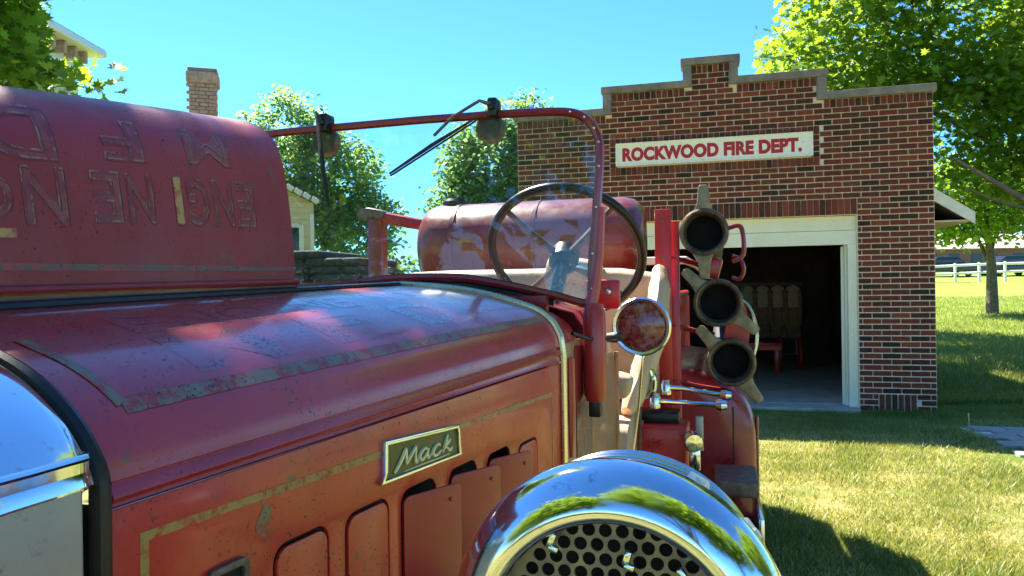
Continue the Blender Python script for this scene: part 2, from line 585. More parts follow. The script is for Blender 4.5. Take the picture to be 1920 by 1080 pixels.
# ------------------------------------------------------------------ the brick fire station
B_ROT = -R(15.0)
bx, by = Vector((math.cos(R(15)), -math.sin(R(15)), 0)), Vector((math.sin(R(15)), math.cos(R(15)), 0))
B_LOC = Vector((4.87, 8.50, 0)) - bx * 2.47
HALF = 2.47
station = thing('fire_station', 'small brick fire station with stepped parapet and open white garage doorway', 'building', B_LOC, B_ROT)
DOOR_W, DOOR_H = 1.65, 2.31
OUT1, OUT2, OUT3 = 3.689, 3.960, 4.231
def station_walls():
    face = [(-HALF, -.1), (-DOOR_W, -.1), (-DOOR_W, DOOR_H), (DOOR_W, DOOR_H), (DOOR_W, -.1), (HALF, -.1),
            (HALF, OUT1), (1.30, OUT1), (1.30, OUT2), (.31, OUT2), (.31, OUT3), (-.31, OUT3), (-.31, OUT2), (-1.30, OUT2), (-1.30, OUT1), (-HALF, OUT1)]
    m = Matrix.Translation((0, .112, 0)) @ Matrix.Rotation(R(90), 4, 'X')
    MB().prism([face], .20, m).build('front_wall', M['mortar'], station, smooth=0)
    b = MB()
    for sx in (-1, 1):
        b.box((sx * (HALF - .1), 3.11, 1.15), (.2, 5.78, 2.5))
    b.box((0, 6.1, 1.3), (2 * HALF, .2, 2.8))
    b.build('side_wall', M['brick'], station, smooth=0)
    MB().box((0, 3.1, .0), (2 * HALF - .4, 5.8, .08)).build('floor', M['concrete'], station, smooth=0)
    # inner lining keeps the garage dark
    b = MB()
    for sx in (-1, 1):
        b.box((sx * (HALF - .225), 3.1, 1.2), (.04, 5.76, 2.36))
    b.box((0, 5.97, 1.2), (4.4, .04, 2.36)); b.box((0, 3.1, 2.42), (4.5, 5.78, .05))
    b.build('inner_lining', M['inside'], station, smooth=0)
    # roof behind the parapet
    prof = [(2.93, 2.25), (1.50, 3.24), (0, 3.56), (-1.50, 3.24), (-2.93, 2.25)]
    rows = []
    for y in (.24, 6.6):
        rows.append([(x, y, z) for x, z in prof])
    MB().grid(rows).shell(-.05).build('roof', M['shingle'], station, smooth=0)
    for sx in (-1, 1):
        pts = [(sx * 2.95, 2.17), (sx * 2.95, 2.31), (sx * 1.5, 3.32), (sx * 1.5, 3.14)]
        m = Matrix.Translation((0, .232, 0)) @ Matrix.Rotation(R(90), 4, 'X')
        MB().prism([pts], .03, m).build('rake_board', M['white'], station, smooth=0)
        b = MB().box((sx * 2.72, 3.4, 2.215), (.42, 6.3, .02))
        b.build('soffit', M['cream_wall'], station, smooth=0)
station_walls()

# copings
def copings():
    T, D, Y = .09, .30, .10
    def cap(x0, x1, z):
        MB().box(((x0 + x1) / 2, Y, z + T / 2), (x1 - x0, D, T), bevel=.008).build('coping', M['coping'], station, smooth=0)
    def riser(x0, x1, z0, z1):
        MB().box(((x0 + x1) / 2, Y, (z0 + z1) / 2), (x1 - x0, D - .006, z1 - z0), bevel=.006).build('coping', M['coping'], station, smooth=0)
    W = .105
    cap(-HALF - .03, -1.30 - .002, OUT1); cap(1.302, HALF + .03, OUT1)
    cap(-1.30 - .05, -.312, OUT2); cap(.312, 1.35, OUT2)
    cap(-.31 - .045, .355, OUT3)
    riser(-1.30 - .03, -1.30 + W - .03, OUT1 + T + .002 - .085, OUT2 - .002); riser(1.30 - W + .03, 1.33, OUT1, OUT2 - .002)
    riser(-.31 - .02, -.31 + W - .02, OUT2 + T - .085 + .002, OUT3 - .002); riser(.31 - W + .02, .33, OUT2, OUT3 - .002)
copings()

# bricks -------------------------------------------------------------
TINTS = [(r * 1.2, g * 1.08, b * 1.05) for r, g, b in [(.165, .036, .024), (.205, .045, .028), (.14, .034, .024), (.11, .031, .024), (.08, .027, .022), (.05, .023, .020),
         (.235, .056, .034), (.16, .042, .030), (.125, .038, .028), (.18, .038, .027), (.036, .021, .021), (.145, .052, .036)]]
TW = [5, 3.5, 5, 5.5, 5, 3.6, 2, 4, 4.5, 3.5, 2.2, 3]
def brick_geo(w, h, d, c=.004):
    x, z = w / 2, h / 2
    v = []
    for yy, k in ((0, 0), (-d + c, 0), (-d, c)):
        v += [(-x + k, yy, -z + k), (x - k, yy, -z + k), (x - k, yy, z - k), (-x + k, yy, z - k)]
    f = []
    for r in (0, 4):
        for k in range(4):
            k2 = (k + 1) % 4
            f.append((r + k, r + k2, r + 4 + k2, r + 4 + k))
    f.append((8, 9, 10, 11))
    return v, f
CH, BL, J = .0677, .2032, .0155
def layout():
    out = []                                   # x0, x1, z0, z1, proud
    def top_at(x):
        a = abs(x)
        return OUT3 if a < .31 else OUT2 if a < 1.30 else OUT1
    SX0, SX1, SZ0, SZ1 = -1.165 - .085, 1.165 + .085, 43 * .0677, 50 * .0677       # panel round the sign
    # soldiers over the door
    n = 48
    for i in range(n):
        w = 2 * DOOR_W / n
        x0 = -DOOR_W + i * w
        out.append((x0 + .004, x0 + w - .006, DOOR_H + .006, 37 * .0677 - .006, .010))
    # rowlock under the copings
    for a, b, z in ((-HALF, -1.30, OUT1), (1.30, HALF, OUT1), (-1.22, -.31, OUT2), (.31, 1.22, OUT2), (-.225, .225, OUT3)):
        k = int(round((b - a) / .0677)); w = (b - a) / k
        for i in range(k):
            out.append((a + i * w + .006, a + i * w + w - .006, z - .096, z - .008, .009))
    # panel frame
    k = int(round((SX1 - SX0) / .0677)); w = (SX1 - SX0) / k
    for i in range(k):
        out.append((SX0 + i * w + .005, SX0 + i * w + w - .005, SZ1 - .098, SZ1 - .006, .016))
        out.append((SX0 + i * w + .005, SX0 + i * w + w - .005, SZ0 + .004, SZ0 + .098, .016))
    zz = SZ0 + .102
    while zz < SZ1 - .13:
        for s0, s1 in ((SX0 + .005, SX0 + .088), (SX1 - .088, SX1 - .005)):
            out.append((s0, s1, zz + .004, zz + .058, .016))
        zz += CH
    # base panels of upright bricks
    for sx in (-1, 1):
        c0 = 2.06 if sx > 0 else -2.06
        for i in range(6):
            x0 = c0 - .2032 + i * .0677
            out.append((x0 + .009, x0 + .0587, .005, 3 * CH - .009, .013))
    row = 0
    z = 0.0
    while z < OUT3:
        z0, z1 = z + J / 2, z + CH - J / 2
        off = 0 if row % 2 == 0 else BL / 2
        x = -HALF - off
        while x < HALF - .001:
            a, b = max(x, -HALF), min(x + BL, HALF)
            x += BL
            segs = [(a + J / 2, b - J / 2)]
            def cut(sg, lo, hi):
                r = []
                for p, q in sg:
                    if q <= lo or p >= hi: r.append((p, q)); continue
                    if p < lo: r.append((p, lo - J / 2))
                    if q > hi: r.append((hi + J / 2, q))
                return r
            if z1 < 37 * CH: segs = cut(segs, -DOOR_W, DOOR_W)
            if z1 > SZ0 and z0 < SZ1: segs = cut(segs, SX0, SX1)
            if z0 < 3 * CH - .01:
                segs = cut(segs, 2.06 - .2032, 2.06 + .2032); segs = cut(segs, -2.06 - .2032, -2.06 + .2032)
            for lo, hi, tp in ((-9, -1.30, OUT1), (1.30, 9, OUT1), (-1.30, -.31, OUT2), (.31, 1.30, OUT2), (-.31, .31, OUT3)):
                if z1 > tp - .101: segs = cut(segs, lo, hi)
            if z1 > OUT1 - .02: segs = cut(cut(segs, -9, -1.225), 1.225, 9)
            if z1 > OUT2 - .02: segs = cut(cut(segs, -9, -.225), .225, 9)
            for p, q in segs:
                if q - p > .03:
                    out.append((p, q, z0, z1, .009 + random.uniform(-.0025, .0035)))
        z += CH; row += 1
    return out
def bricks():
    L = layout()
    def score(b):
        x = (b[0] + b[1]) / 2; z = (b[2] + b[3]) / 2
        p = B_LOC + bx * x + Vector((0, 0, z))
        hidden = 0
        px = 960 + p.x / p.y * 1387; py = 540 - (z - 1.5) / p.y * 1387
        if px < 1215 and py > 350: hidden = 1
        if px < 1130: hidden = .5
        if 1215 < px < 1420 and py > 440: hidden = 1
        return (b[1] - b[0]) * (b[3] - b[2]) / p.y ** 2 * (1 - hidden)
    L.sort(key=score, reverse=True)
    rnd = random.Random(3)
    cache = {}
    cols_all, V, F = [], [], []
    for i, b in enumerate(L):
        w, h = b[1] - b[0], b[3] - b[2]
        t = rnd.choices(range(len(TINTS)), TW)[0]
        cx, cz = (b[0] + b[1]) / 2, (b[2] + b[3]) / 2
        tilt = rnd.gauss(0, .004)
        if i < 300:
            key = (round(w, 3), round(h, 3), t)
            me = cache.get(key)
            if me is None:
                v, f = brick_geo(w, h, .02)
                me = bpy.data.meshes.new('brick'); me.from_pydata(v, [], f)
                a = me.attributes.new('tint', 'FLOAT_COLOR', 'POINT')
                a.data.foreach_set('color', np.tile((*TINTS[t], 1), len(v)).astype('f'))
                me.materials.append(M['brick']); cache[key] = me
            o = bpy.data.objects.new('brick', me); COL.objects.link(o); o.parent = station
            o.location = (cx, .012 + .0065 - b[4] * .75, cz); o.rotation_euler = (0, tilt, 0)
        else:
            v, f = brick_geo(w, h, .02)
            n0 = len(V)
            ca, sa = math.cos(tilt), math.sin(tilt)
            V += [(cx + x * ca + z * sa, y + .012 + .0065 - b[4] * .75, cz - x * sa + z * ca) for x, y, z in v]
            F += [tuple(k + n0 for k in q) for q in f]
            cols_all += [(*TINTS[t], 1)] * len(v)
    me = bpy.data.meshes.new('brickwork'); me.from_pydata(V, [], F)
    a = me.attributes.new('tint', 'FLOAT_COLOR', 'POINT')
    a.data.foreach_set('color', np.array(cols_all, 'f').ravel())
    me.materials.append(M['brick'])
    o = bpy.data.objects.new('brickwork', me); COL.objects.link(o); o.parent = station; o['kind'] = 'stuff'
bricks()
# tint for the plain brick walls at the sides
for o in station.children:
    if o.name.startswith('side_wall'):
        a = o.data.attributes.new('tint', 'FLOAT_COLOR', 'POINT')
        a.data.foreach_set('color', np.tile((.14, .04, .03, 1), len(o.data.vertices)).astype('f'))

def doorway():
    # header boards
    for i, (z0, z1) in enumerate(((1.962, 2.13), (2.134, 2.304))):
        MB().box((0, .10, (z0 + z1) / 2), (2 * DOOR_W - .004, .06, z1 - z0), bevel=.003).build('header_board', M['header'], station, smooth=0)
    for sx in (-1, 1):
        MB().box((sx * (DOOR_W - .053), .085, .978), (.10, .09, 1.966), bevel=.004).build('door_casing', M['header'], station, smooth=0)
        MB().box((sx * (DOOR_W - .115), .17, .978), (.022, .12, 1.966), bevel=.003).build('door_jamb', M['header'], station, smooth=0)
    # leaf folded inwards on the right
    leaf = MB()
    rot = Matrix.Rotation(R(70), 3, 'Z')
    hinge = Vector((DOOR_W - .135, .20, .98))
    def at(p): return hinge + rot @ Vector(p)
    leaf.box(at((.42, 0, 0)), (.84, .045, 1.93), rot, .004)
    lo = leaf.build('door_leaf', M['header'], station, smooth=0)
    for zz in (-.62, .05, .66):
        MB().box(at((.42, .028, zz)), (.62, .016, .44), rot, .004).build('door_panel', M['header'], lo, smooth=0)
    MB().tube([at((.76, .02, .20)), at((.76, .09, .20)), at((.66, .09, .20))], .009, 8).build('handle', M['black'], lo)
    # a pair of leaves folded on the left, mostly behind the truck
    rot2 = Matrix.Rotation(R(110), 3, 'Z')
    h2 = Vector((-DOOR_W + .135, .20, .98))
    MB().box(h2 + rot2 @ Vector((.42, 0, 0)), (.84, .045, 1.93), rot2, .004).build('door_leaf', M['header'], station, smooth=0)
    MB().box((0, .06, .004), (3.28, .40, .06), bevel=.01).build('threshold', M['concrete'], station, smooth=0)
    # pale window frame on the right inner wall
    w = MB()
    for z0, z1 in ((.62, .70), (1.22, 1.28), (1.72, 1.80)):
        w.box((HALF - .25, 1.75, (z0 + z1) / 2), (.03, .56, z1 - z0))
    for y in (1.44, 2.06):
        w.box((HALF - .252, y, 1.21), (.034, .07, 1.2))
    wo_ = w.build('window_frame', M['header'], station, smooth=0)
    MB().box((HALF - .243, 1.75, 1.21), (.008, .56, 1.1)).build('pane', plain('dim_window', (.30, .32, .27), .2), wo_, smooth=0)
doorway()

# sign ---------------------------------------------------------------
def sign():
    p = B_LOC + by * (-.02) + Vector((0, 0, 3.03))
    t = thing('sign', 'white board sign lettered ROCKWOOD FIRE DEPT. in red above the garage door', 'sign', p, B_ROT)
    MB().box((0, .012, .142), (2.33, .03, .275), bevel=.004).build('board', M['sign'], t, smooth=0)
    e = MB()
    for z in (.006, .278):
        e.box((0, .004, z), (2.345, .05, .016), bevel=.003)
    for x in (-1.166, 1.166):
        e.box((x, .004, .142), (.016, .05, .256), bevel=.003)
    e.build('sign_frame', M['sign'], t, smooth=0)
    v, f = text2d('ROCKWOOD FIRE DEPT.', 1, .058, 0, 1.04)
    xs = [q[0] for q in v]; ys = [q[1] for q in v]
    w, h = max(xs) - min(xs), max(ys) - min(ys)
    m = MB()
    m.add([(-1.09 + (x - min(xs)) / w * 2.14, -.0052, .052 + (y - min(ys)) / h * .175) for x, y in v], f)
    m.shell(.0015)
    m.build('lettering', M['sign_red'], t, smooth=0)
sign()

# inside the garage -----------------------------------------------------
def garage_things():
    def W(x, y, z): return B_LOC + bx * x + by * y + Vector((0, 0, z))
    rail = thing('coat_rail', 'dark wall rail carrying a row of old coats at the back of the garage', 'rail', W(.95, 5.90, 1.50), B_ROT)
    MB().tube([(-.75, -.06, 0), (.75, -.06, 0)], .012).box((0, -.0, 0), (1.5, .04, .08)).build('bar', M['steel'], rail)
    cl = ['leftmost tan coat hanging in the dark garage', 'second tan coat from the left hanging in the dark garage', 'middle tan coat of the row hanging in the dark garage',
          'second tan coat from the right hanging in the dark garage', 'rightmost tan coat hanging in the dark garage']
    for i in range(5):
        x = .95 - .56 + i * .28
        c = thing('coat', cl[i], 'coat', W(x, 5.80, .48), B_ROT, 'old coats hanging in the garage')
        def ring(z, a, b_, e=.55, tw=0.0):
            out = []
            for k in range(21):
                q = 2 * math.pi * k / 20
                cx_, sx_ = math.cos(q), math.sin(q)
                out.append((a * math.copysign(abs(cx_) ** e, cx_) * (1 + .05 * math.sin(3 * q + i)), b_ * math.copysign(abs(sx_) ** e, sx_) + tw + .008 * math.sin(5 * q + i * 2), z))
            return out
        MB().grid([ring(-.02, .135, .07), ring(.2, .128, .075), ring(.42, .118, .07), ring(.58, .122, .065)]).build('coat_body', M['coat'], c)
        MB().grid([ring(.575, .125, .067), ring(.72, .13, .066), ring(.90, .128, .06), ring(.955, .115, .045), ring(.985, .05, .03), ring(1.0, .02, .02)]).build('yoke', M['coat_pale'], c)
        for sx in (-1, 1):
            MB().tube(catmull([(sx * .11, -.02, .90), (sx * .135, -.05, .72), (sx * .12, -.075, .45), (sx * .115, -.07, .22)], 4), .045, 8).build('sleeve', M['coat'], c)
    b = thing('bench', 'red wooden bench standing on the garage floor below the coats', 'bench', W(.62, 3.55, 0.012), B_ROT)
    MB().box((0, 0, .50), (.95, .34, .045), bevel=.006).build('seat', M['bright'], b)
    MB().box((0, -.15, .44), (.93, .03, .07)).build('apron', M['bright'], b)
    for sx in (-1, 1):
        for sy in (-1, 1):
            MB().box((sx * .40, sy * .12, .239), (.06, .06, .478), bevel=.004).build('leg', M['red'], b)
    c = thing('hose_cart', 'dark hose cart with a spoked reel beside the red bench', 'cart', W(1.25, 3.9, 0.012), B_ROT)
    for sx in (-1, 1):
        w = MB().tube([(sx * .16, .28 * math.cos(a), .30 + .28 * math.sin(a)) for a in np.linspace(0, 2 * math.pi, 25)[:-1]], .02, 6, closed=True)
        for k in range(6):
            a = k * math.pi / 3
            w.tube([(sx * .16, 0, .30), (sx * .16, .28 * math.cos(a), .30 + .28 * math.sin(a))], .008, 5)
        w.build('wheel', M['red'], c)
    MB().tube([(-.2, 0, .30), (.2, 0, .30)], .02, 8).build('axle', M['steel'], c)
    MB().tube([(-.12, 0, .3), (-.12, .1, .75), (.12, .1, .75), (.12, 0, .3)], .014, 6).build('frame', M['steel'], c)
garage_things()

# ------------------------------------------------------------------ leaves and trees
MAPLE = [(0, -.5), (.06, -.16), (.34, -.26), (.27, -.04), (.5, .1), (.24, .16), (.28, .36), (.1, .28), (0, .55), (-.1, .28), (-.28, .36), (-.24, .16), (-.5, .1), (-.27, -.04), (-.34, -.26), (-.06, -.16)]
DIAM = [(0, -.5), (.3, -.05), (.22, .2), (0, .5), (-.22, .2), (-.3, -.05)]
QUAD = [(0, -.5), (.36, 0), (0, .5), (-.36, 0)]
def leaf_mesh(name, pos, size, shape, mat, parent, rng, droop=.6, off=(0, 0, 0)):
    n = len(pos)
    sh = np.array(shape, float); k = len(sh)
    nrm = rng.normal(size=(n, 3)); nrm[:, 2] = np.abs(nrm[:, 2]) + droop
    nrm /= np.linalg.norm(nrm, axis=1)[:, None]
    t = rng.normal(size=(n, 3)); t -= nrm * (t * nrm).sum(1)[:, None]; t /= np.linalg.norm(t, axis=1)[:, None]
    b = np.cross(nrm, t)
    s = size * rng.uniform(.65, 1.3, n)
    fold = np.abs(sh[:, 0]) * .35
    v = pos[:, None, :] + s[:, None, None] * (sh[None, :, 0, None] * t[:, None, :] + sh[None, :, 1, None] * b[:, None, :] + fold[None, :, None] * nrm[:, None, :])
    v = v.reshape(-1, 3) - np.array(off)
    me = bpy.data.meshes.new(name)
    me.vertices.add(n * k); me.vertices.foreach_set('co', v.astype('f').ravel())
    me.loops.add(n * k); me.loops.foreach_set('vertex_index', np.arange(n * k, dtype='i'))
    me.polygons.add(n); me.polygons.foreach_set('loop_start', np.arange(0, n * k, k, dtype='i')); me.polygons.foreach_set('loop_total', np.full(n, k, 'i'))
    me.update(calc_edges=True)
    a = me.attributes.new('shade', 'FLOAT', 'POINT')
    a.data.foreach_set('value', np.repeat(np.clip(rng.normal(.5, .28, n), 0, 1), k).astype('f'))
    me.materials.append(mat)
    o = bpy.data.objects.new(name, me); COL.objects.link(o)
    if parent: o.parent = parent
    return o

def crown_points(blobs, n, clump, per, rng, keep=None):
    """leaf positions: clumps strewn through ellipsoids, denser near the skin"""
    vol = np.array([b[3] * b[4] * b[5] for b in blobs]); vol = vol ** .8
    out, cen = [], []
    total = 0
    while total < n:
        i = rng.choice(len(blobs), p=vol / vol.sum())
        cx, cy, cz, rx, ry, rz = blobs[i]
        d = rng.normal(size=3); d /= np.linalg.norm(d)
        r = rng.uniform(.35, 1.0) ** .5
        c = np.array([cx + d[0] * rx * r, cy + d[1] * ry * r, cz + d[2] * rz * r])
        m = max(4, int(per * rng.uniform(.5, 1.5)))
        p = c + rng.normal(size=(m, 3)) * clump * np.array([1, 1, .65])
        if keep is not None:
            p = p[keep(p)]
        if len(p):
            out.append(p); cen.append(c); total += len(p)
    return np.concatenate(out), cen

def tree(name, label, base, trunk_h, trunk_r, blobs, n, leaf, shape, mat, seed, clump=.35, per=26, bark='bark', keep=None, limbs=14, group=None, cat='tree', top=None):
    rng = np.random.default_rng(seed)
    t = thing(name, label, cat, base, 0, group)
    pos, cen = crown_points(blobs, n, clump, per, rng, keep)
    crown = leaf_mesh('crown', pos, leaf, shape, mat, t, rng, off=base)
    crown['kind'] = 'stuff'
    B = Vector(base)
    fork = B + Vector((0, 0, trunk_h))
    tr = MB()
    topv = Vector(top) if top else fork + Vector((rng.normal() * .2, rng.normal() * .2, trunk_h * .9))
    path = catmull([B - Vector((0, 0, .15)), B + Vector((.02, .0, trunk_h * .4)), fork, fork.lerp(topv, .5) + Vector((.1, .1, 0)), topv], 5)
    rad = [trunk_r * (1.25 if i == 0 else 1.0) * (1 - .85 * i / (len(path) - 1)) + .01 for i in range(len(path))]
    tr.tube(path, rad, 10)
    pick = rng.choice(len(cen), min(limbs, len(cen)), replace=False)
    for j in pick:
        c = Vector(cen[j])
        s_ = path[int(len(path) * rng.uniform(.42, .9))]
        mid = s_.lerp(c, .5) + Vector((rng.normal() * .15, rng.normal() * .15, .12 * (c - s_).length))
        L = catmull([s_, mid, c], 5)
        r0 = trunk_r * rng.uniform(.2, .38)
        tr.tube(L, [r0 * (1 - .9 * k / (len(L) - 1)) + .004 for k in range(len(L))], 6)
    tr.build('trunk', M[bark], t, off=base)
    return t

def in_view(p, x0, x1, y0, y1):
    Y = np.maximum(p[:, 1], .05)
    px = 960 + p[:, 0] / Y * 1387; py = 540 - (p[:, 2] - 1.5) / Y * 1387
    return (p[:, 1] > .1) & (px > x0) & (px < x1) & (py > y0) & (py < y1)

# maple at the left whose boughs shade the hood
tree('maple_tree', 'big leafy maple at the left edge overhanging the truck hood', (-7.2, 6.2, 0), 2.4, .26,
     [(-5.75, 6.6, 4.9, 1.65, 1.5, 2.3), (-5.0, 6.3, 4.3, .9, .9, 1.3), (-4.75, 6.5, 4.0, .8, .7, 1.3), (-4.7, 6.8, 4.6, .8, .7, 1.2), (-4.15, 6.35, 4.1, .30, .3, 1.0), (-3.88, 6.3, 3.28, .50, .35, .22), (-2.8, 4.75, 7.1, 1.35, 1.15, .9), (-5.2, 5.2, 7.4, 1.8, 1.6, 1.3), (-7.5, 6.0, 7.6, 2.4, 2.2, 2.2)],
     23000, .15, MAPLE, M['maple'], 11, .30, 26, limbs=26, keep=lambda p: ~(in_view(p, 236, 2200, -20, 1100) | in_view(p, 98, 2200, -20, 104) | ((p[:, 1] - .642 * (p[:, 2] - 1.6) > 2.0) & (p[:, 0] + .445 * (p[:, 2] - 1.6) > -1.9))))
# maple at the right behind the station
tree('maple_tree', 'tall bright maple with spreading boughs behind the right corner of the station', (10.4, 13.0, 0), 2.6, .32,
     [(8.6, 13.8, 6.6, 3.5, 2.4, 2.7), (6.3, 13.6, 6.0, 1.55, 1.3, 1.3), (11.5, 13.0, 7.6, 3.2, 3.0, 3.4), (9.5, 12.0, 4.6, 1.9, 1.4, 1.1), (8.3, 13.4, 4.6, 1.3, 1.2, 1.3), (9.6, 13.2, 3.6, 1.5, 1.2, .8), (8.7, 13.6, 3.5, 1.0, 1.0, .7)],
     40000, .165, MAPLE, M['maple'], 12, .38, 34, limbs=24, keep=lambda p: ~(in_view(p, 300, 1418, -200, 1100) | in_view(p, 300, 1462, -200, 60) | in_view(p, 1700, 1960, 400, 1100)))
# trees behind the station that shade the lawn beside it
tree('maple_tree', 'lower maple hidden mostly behind the station parapet', (6.4, 18.0, float(gz(6, 18))), 2.0, .22,
     [(6.2, 17.6, 4.9, 2.3, 2.2, 1.7), (8.0, 20.5, 5.2, 2.6, 2.4, 1.9), (5.0, 15.6, 4.0, 1.2, 1.0, .9)],
     13000, .20, DIAM, M['maple'], 17, .36, 30, limbs=14, keep=lambda p: ~(in_view(p, 300, 1425, -200, 200) | in_view(p, 1752, 1960, 340, 1100)))
# small maple on the slope
tree('shade_tree', 'young round shade tree with straight trunk on the sunny slope', (16.2, 25.0, float(gz(16, 25))), 1.9, .21,
     [(16.0, 25.2, 4.35, 2.5, 2.0, 1.35), (15.0, 24.6, 3.4, 1.2, 1.0, .6), (17.4, 25.2, 4.2, 1.6, 1.4, 1.2)],
     9000, .20, DIAM, M['maple'], 13, .34, 26, limbs=16)
tree('poplar_tree', 'tall airy tree behind the raised hood panel and the cream house', (-6.6, 26.0, float(gz(0, 26))), 2.2, .2,
     [(-7.9, 26, 6.3, 1.55, 1.5, 2.3), (-6.3, 26.3, 5.2, 1.75, 1.5, 2.2), (-5.5, 26, 3.7, 1.75, 1.3, 1.5), (-8.9, 26, 4.2, 1.7, 1.3, 2.4)],
     22000, .19, DIAM, M['leaf_far'], 14, .22, 22, limbs=18)
tree('poplar_tree', 'rounded airy tree seen through the windscreen beside the station', (-.4, 23.0, float(gz(0, 23))), 2.0, .2,
     [(-.55, 23, 5.0, 1.55, 1.4, 2.0), (.6, 23.2, 6.2, .85, .9, 1.3), (-1.4, 23, 4.0, 1.0, .9, 1.3), (.5, 23, 4.2, 1.2, 1.0, 1.6)],
     17000, .175, DIAM, M['leaf_far'], 15, .22, 22, limbs=16)
SHR = ['low green shrub below the boom arm behind the truck', 'low green shrub left of the boom post behind the truck', 'low green shrub hidden behind the red tank']
for i, x in enumerate((-3.0, -5.0, -1.2)):
    zz = float(gz(x, 21))
    tree('shrub', SHR[i], (x, 21.0, zz), .5, .05, [(x, 21, zz + 1.25, 1.15, .8, .95)], 1500, .18, DIAM, M['leaf_mid'], 20 + i, .2, 16, limbs=6, cat='shrub', group='shrubs behind the truck')
# trees behind the viewer, mirrored in the chrome
BEH = ['huge leafy tree standing close in front of the truck', 'leafy tree across the lawn facing the hood side panel', 'leafy tree left of the lawn in front of the truck', 'leafy tree at the right of the lawn in front of the truck', 'tree far right facing the truck side', 'low spreading tree far left facing the windscreen']
for i, (x, y, h, r_) in enumerate(((.6, -5.5, 7.6, 3.4), (10.5, .6, 4.6, 3.2), (-6.5, -5.5, 5.6, 3.4), (6.5, -6.5, 6.2, 3.0), (13, -3, 6.0, 3.0), (-13, -9, 5.0, 4.2))):
    tree('lawn_tree', BEH[i], (x, y - .8, 0), 2.2, .24, [(x, y, h, r_, r_ * .85, r_ * .7), (x + 1.8, y + .6, h - 1.4, 1.9, 1.6, 1.4), (x - 1.9, y, h - 1.0, 1.8, 1.8, 1.6)],
         7000, .30, QUAD, M['maple'], 30 + i, .42, 22, limbs=10, group='trees facing the truck')
# pale bare limb in front of the right maple's leaves
def bare_limb():
    b = (9.6, 11.9, 2.0)
    m = MB()
    P0 = [(9.9, 12.2, 2.1), (8.5, 11.8, 2.62), (7.6, 11.6, 3.05), (6.9, 11.5, 3.42)]
    L = catmull(P0, 6); m.tube(L, [.075 * (1 - .8 * i / (len(L) - 1)) + .006 for i in range(len(L))], 8)
    L = catmull([(8.5, 11.8, 2.62), (7.9, 11.75, 2.72), (7.2, 11.7, 2.98)], 5); m.tube(L, [.035 * (1 - .8 * i / (len(L) - 1)) + .004 for i in range(len(L))], 6)
    L = catmull([(9.9, 12.2, 2.1), (10.2, 12.7, 2.0), (10.35, 13.0, 1.95)], 4); m.tube(L, .085, 8)
    for o in COL.objects:
        if o.name.startswith('maple_tree') and o.location.x > 5:
            m.build('limb', M['pale_bark'], o, off=o.location)
bare_limb()

# ------------------------------------------------------------------ houses, chimney
def cream_house():
    # gable end facing the truck, mostly hidden by the raised hood panel; origin at its right front corner
    x0, x1, y1 = -5.0, 0.0, 8.0
    cx = -2.5; ez, rz_ = 3.05, 4.28
    t = thing('clapboard_house', 'cream clapboard house end with brick chimney beside the raised hood panel', 'house', (-3.47, 13.0, 0), R(18))
    def hp(m, n, mat, par=None, smooth=0, kind=None): return m.build(n, M[mat], par or t, (0, 0, 0), smooth, kind)
    m = Matrix.Translation((0, .1, 0)) @ Matrix.Rotation(R(90), 4, 'X')
    hp(MB().prism([[(x0, 0), (x1, 0), (x1, ez), (cx, rz_), (x0, ez)]], .2, m).box((x1 - .1, y1 / 2 + .1, ez / 2), (.2, y1 - .2, ez)).box((x0 + .1, y1 / 2 + .1, ez / 2), (.2, y1 - .2, ez)), 'wall', 'cream_wall')
    z = .3
    far = MB()
    while z < rz_ - .12:
        hf = (x1 - cx) if z < ez - .1 else (x1 - cx) * (rz_ - z - .1) / (rz_ - ez)
        xa, xb = cx - hf, cx + hf
        if 1.5 < z < ez:
            hp(MB().box(((-.9 + xb) / 2, -.008, z + .05), (xb + .9, .02, .098), Matrix.Rotation(R(7), 3, 'X')), 'clapboard', 'cream_wall')
            xb = -.904
        far.box(((xa + xb) / 2, -.008, z + .05), (xb - xa, .02, .098), Matrix.Rotation(R(7), 3, 'X'))
        z += .102
    hp(far, 'clapboards', 'cream_wall', kind='stuff')
    hp(MB().box((x1 - .03, -.02, ez / 2 - .1), (.07, .05, ez - .2)), 'corner_board', 'white')
    rows = [[(x0 - .14, y, ez - .07), (cx, y, rz_ + .05), (x1 + .06, y, ez + .02)] for y in (-.16, y1 + .2)]
    hp(MB().grid(rows).shell(.06), 'roof', 'shingle')
    for k in range(10):
        xx = .02 - k * .14
        hp(MB().box((xx, -.15, ez + .035 - (xx - .0) * .492), (.13, .05, .09), Matrix.Rotation(R(34), 3, 'Y'), .012), 'rake_shingle', 'white')
    w = MB()
    for xx in (-.76, -.21): w.box((xx, -.035, 2.1), (.08, .04, 1.1))
    for zz in (1.56, 2.1, 2.64): w.box((-.485, -.033, zz), (.47, .036, .07))
    f = hp(w, 'window', 'white')
    hp(MB().box((-.485, -.022, 2.1), (.47, .01, 1.04)), 'pane', 'car_glass', f)
    cxx, cyy = -1.98, 2.75
    ch = hp(MB().box((cxx, cyy, 4.75), (.50, .46, 2.0)), 'chimney', 'tan_brick')
    rr = random.Random(5)
    for r_ in range(14):
        z = 4.72 + r_ * .076
        for q in range(3):
            xx = cxx - .195 + .18 * q + (.04 if r_ % 2 else -.02)
            hp(MB().box((xx + rr.uniform(-.004, .004), cyy - .235, z), (.165, .05, .064), bevel=.006, seg=1), 'brick', 'tan_brick', ch)
    hp(MB().box((cxx, cyy, 5.80), (.60, .56, .22), bevel=.02), 'corbel', 'tan_brick', ch)
    hp(MB().box((cxx, cyy, 5.95), (.55, .51, .08), bevel=.02), 'cap', 'coping', ch)
cream_house()

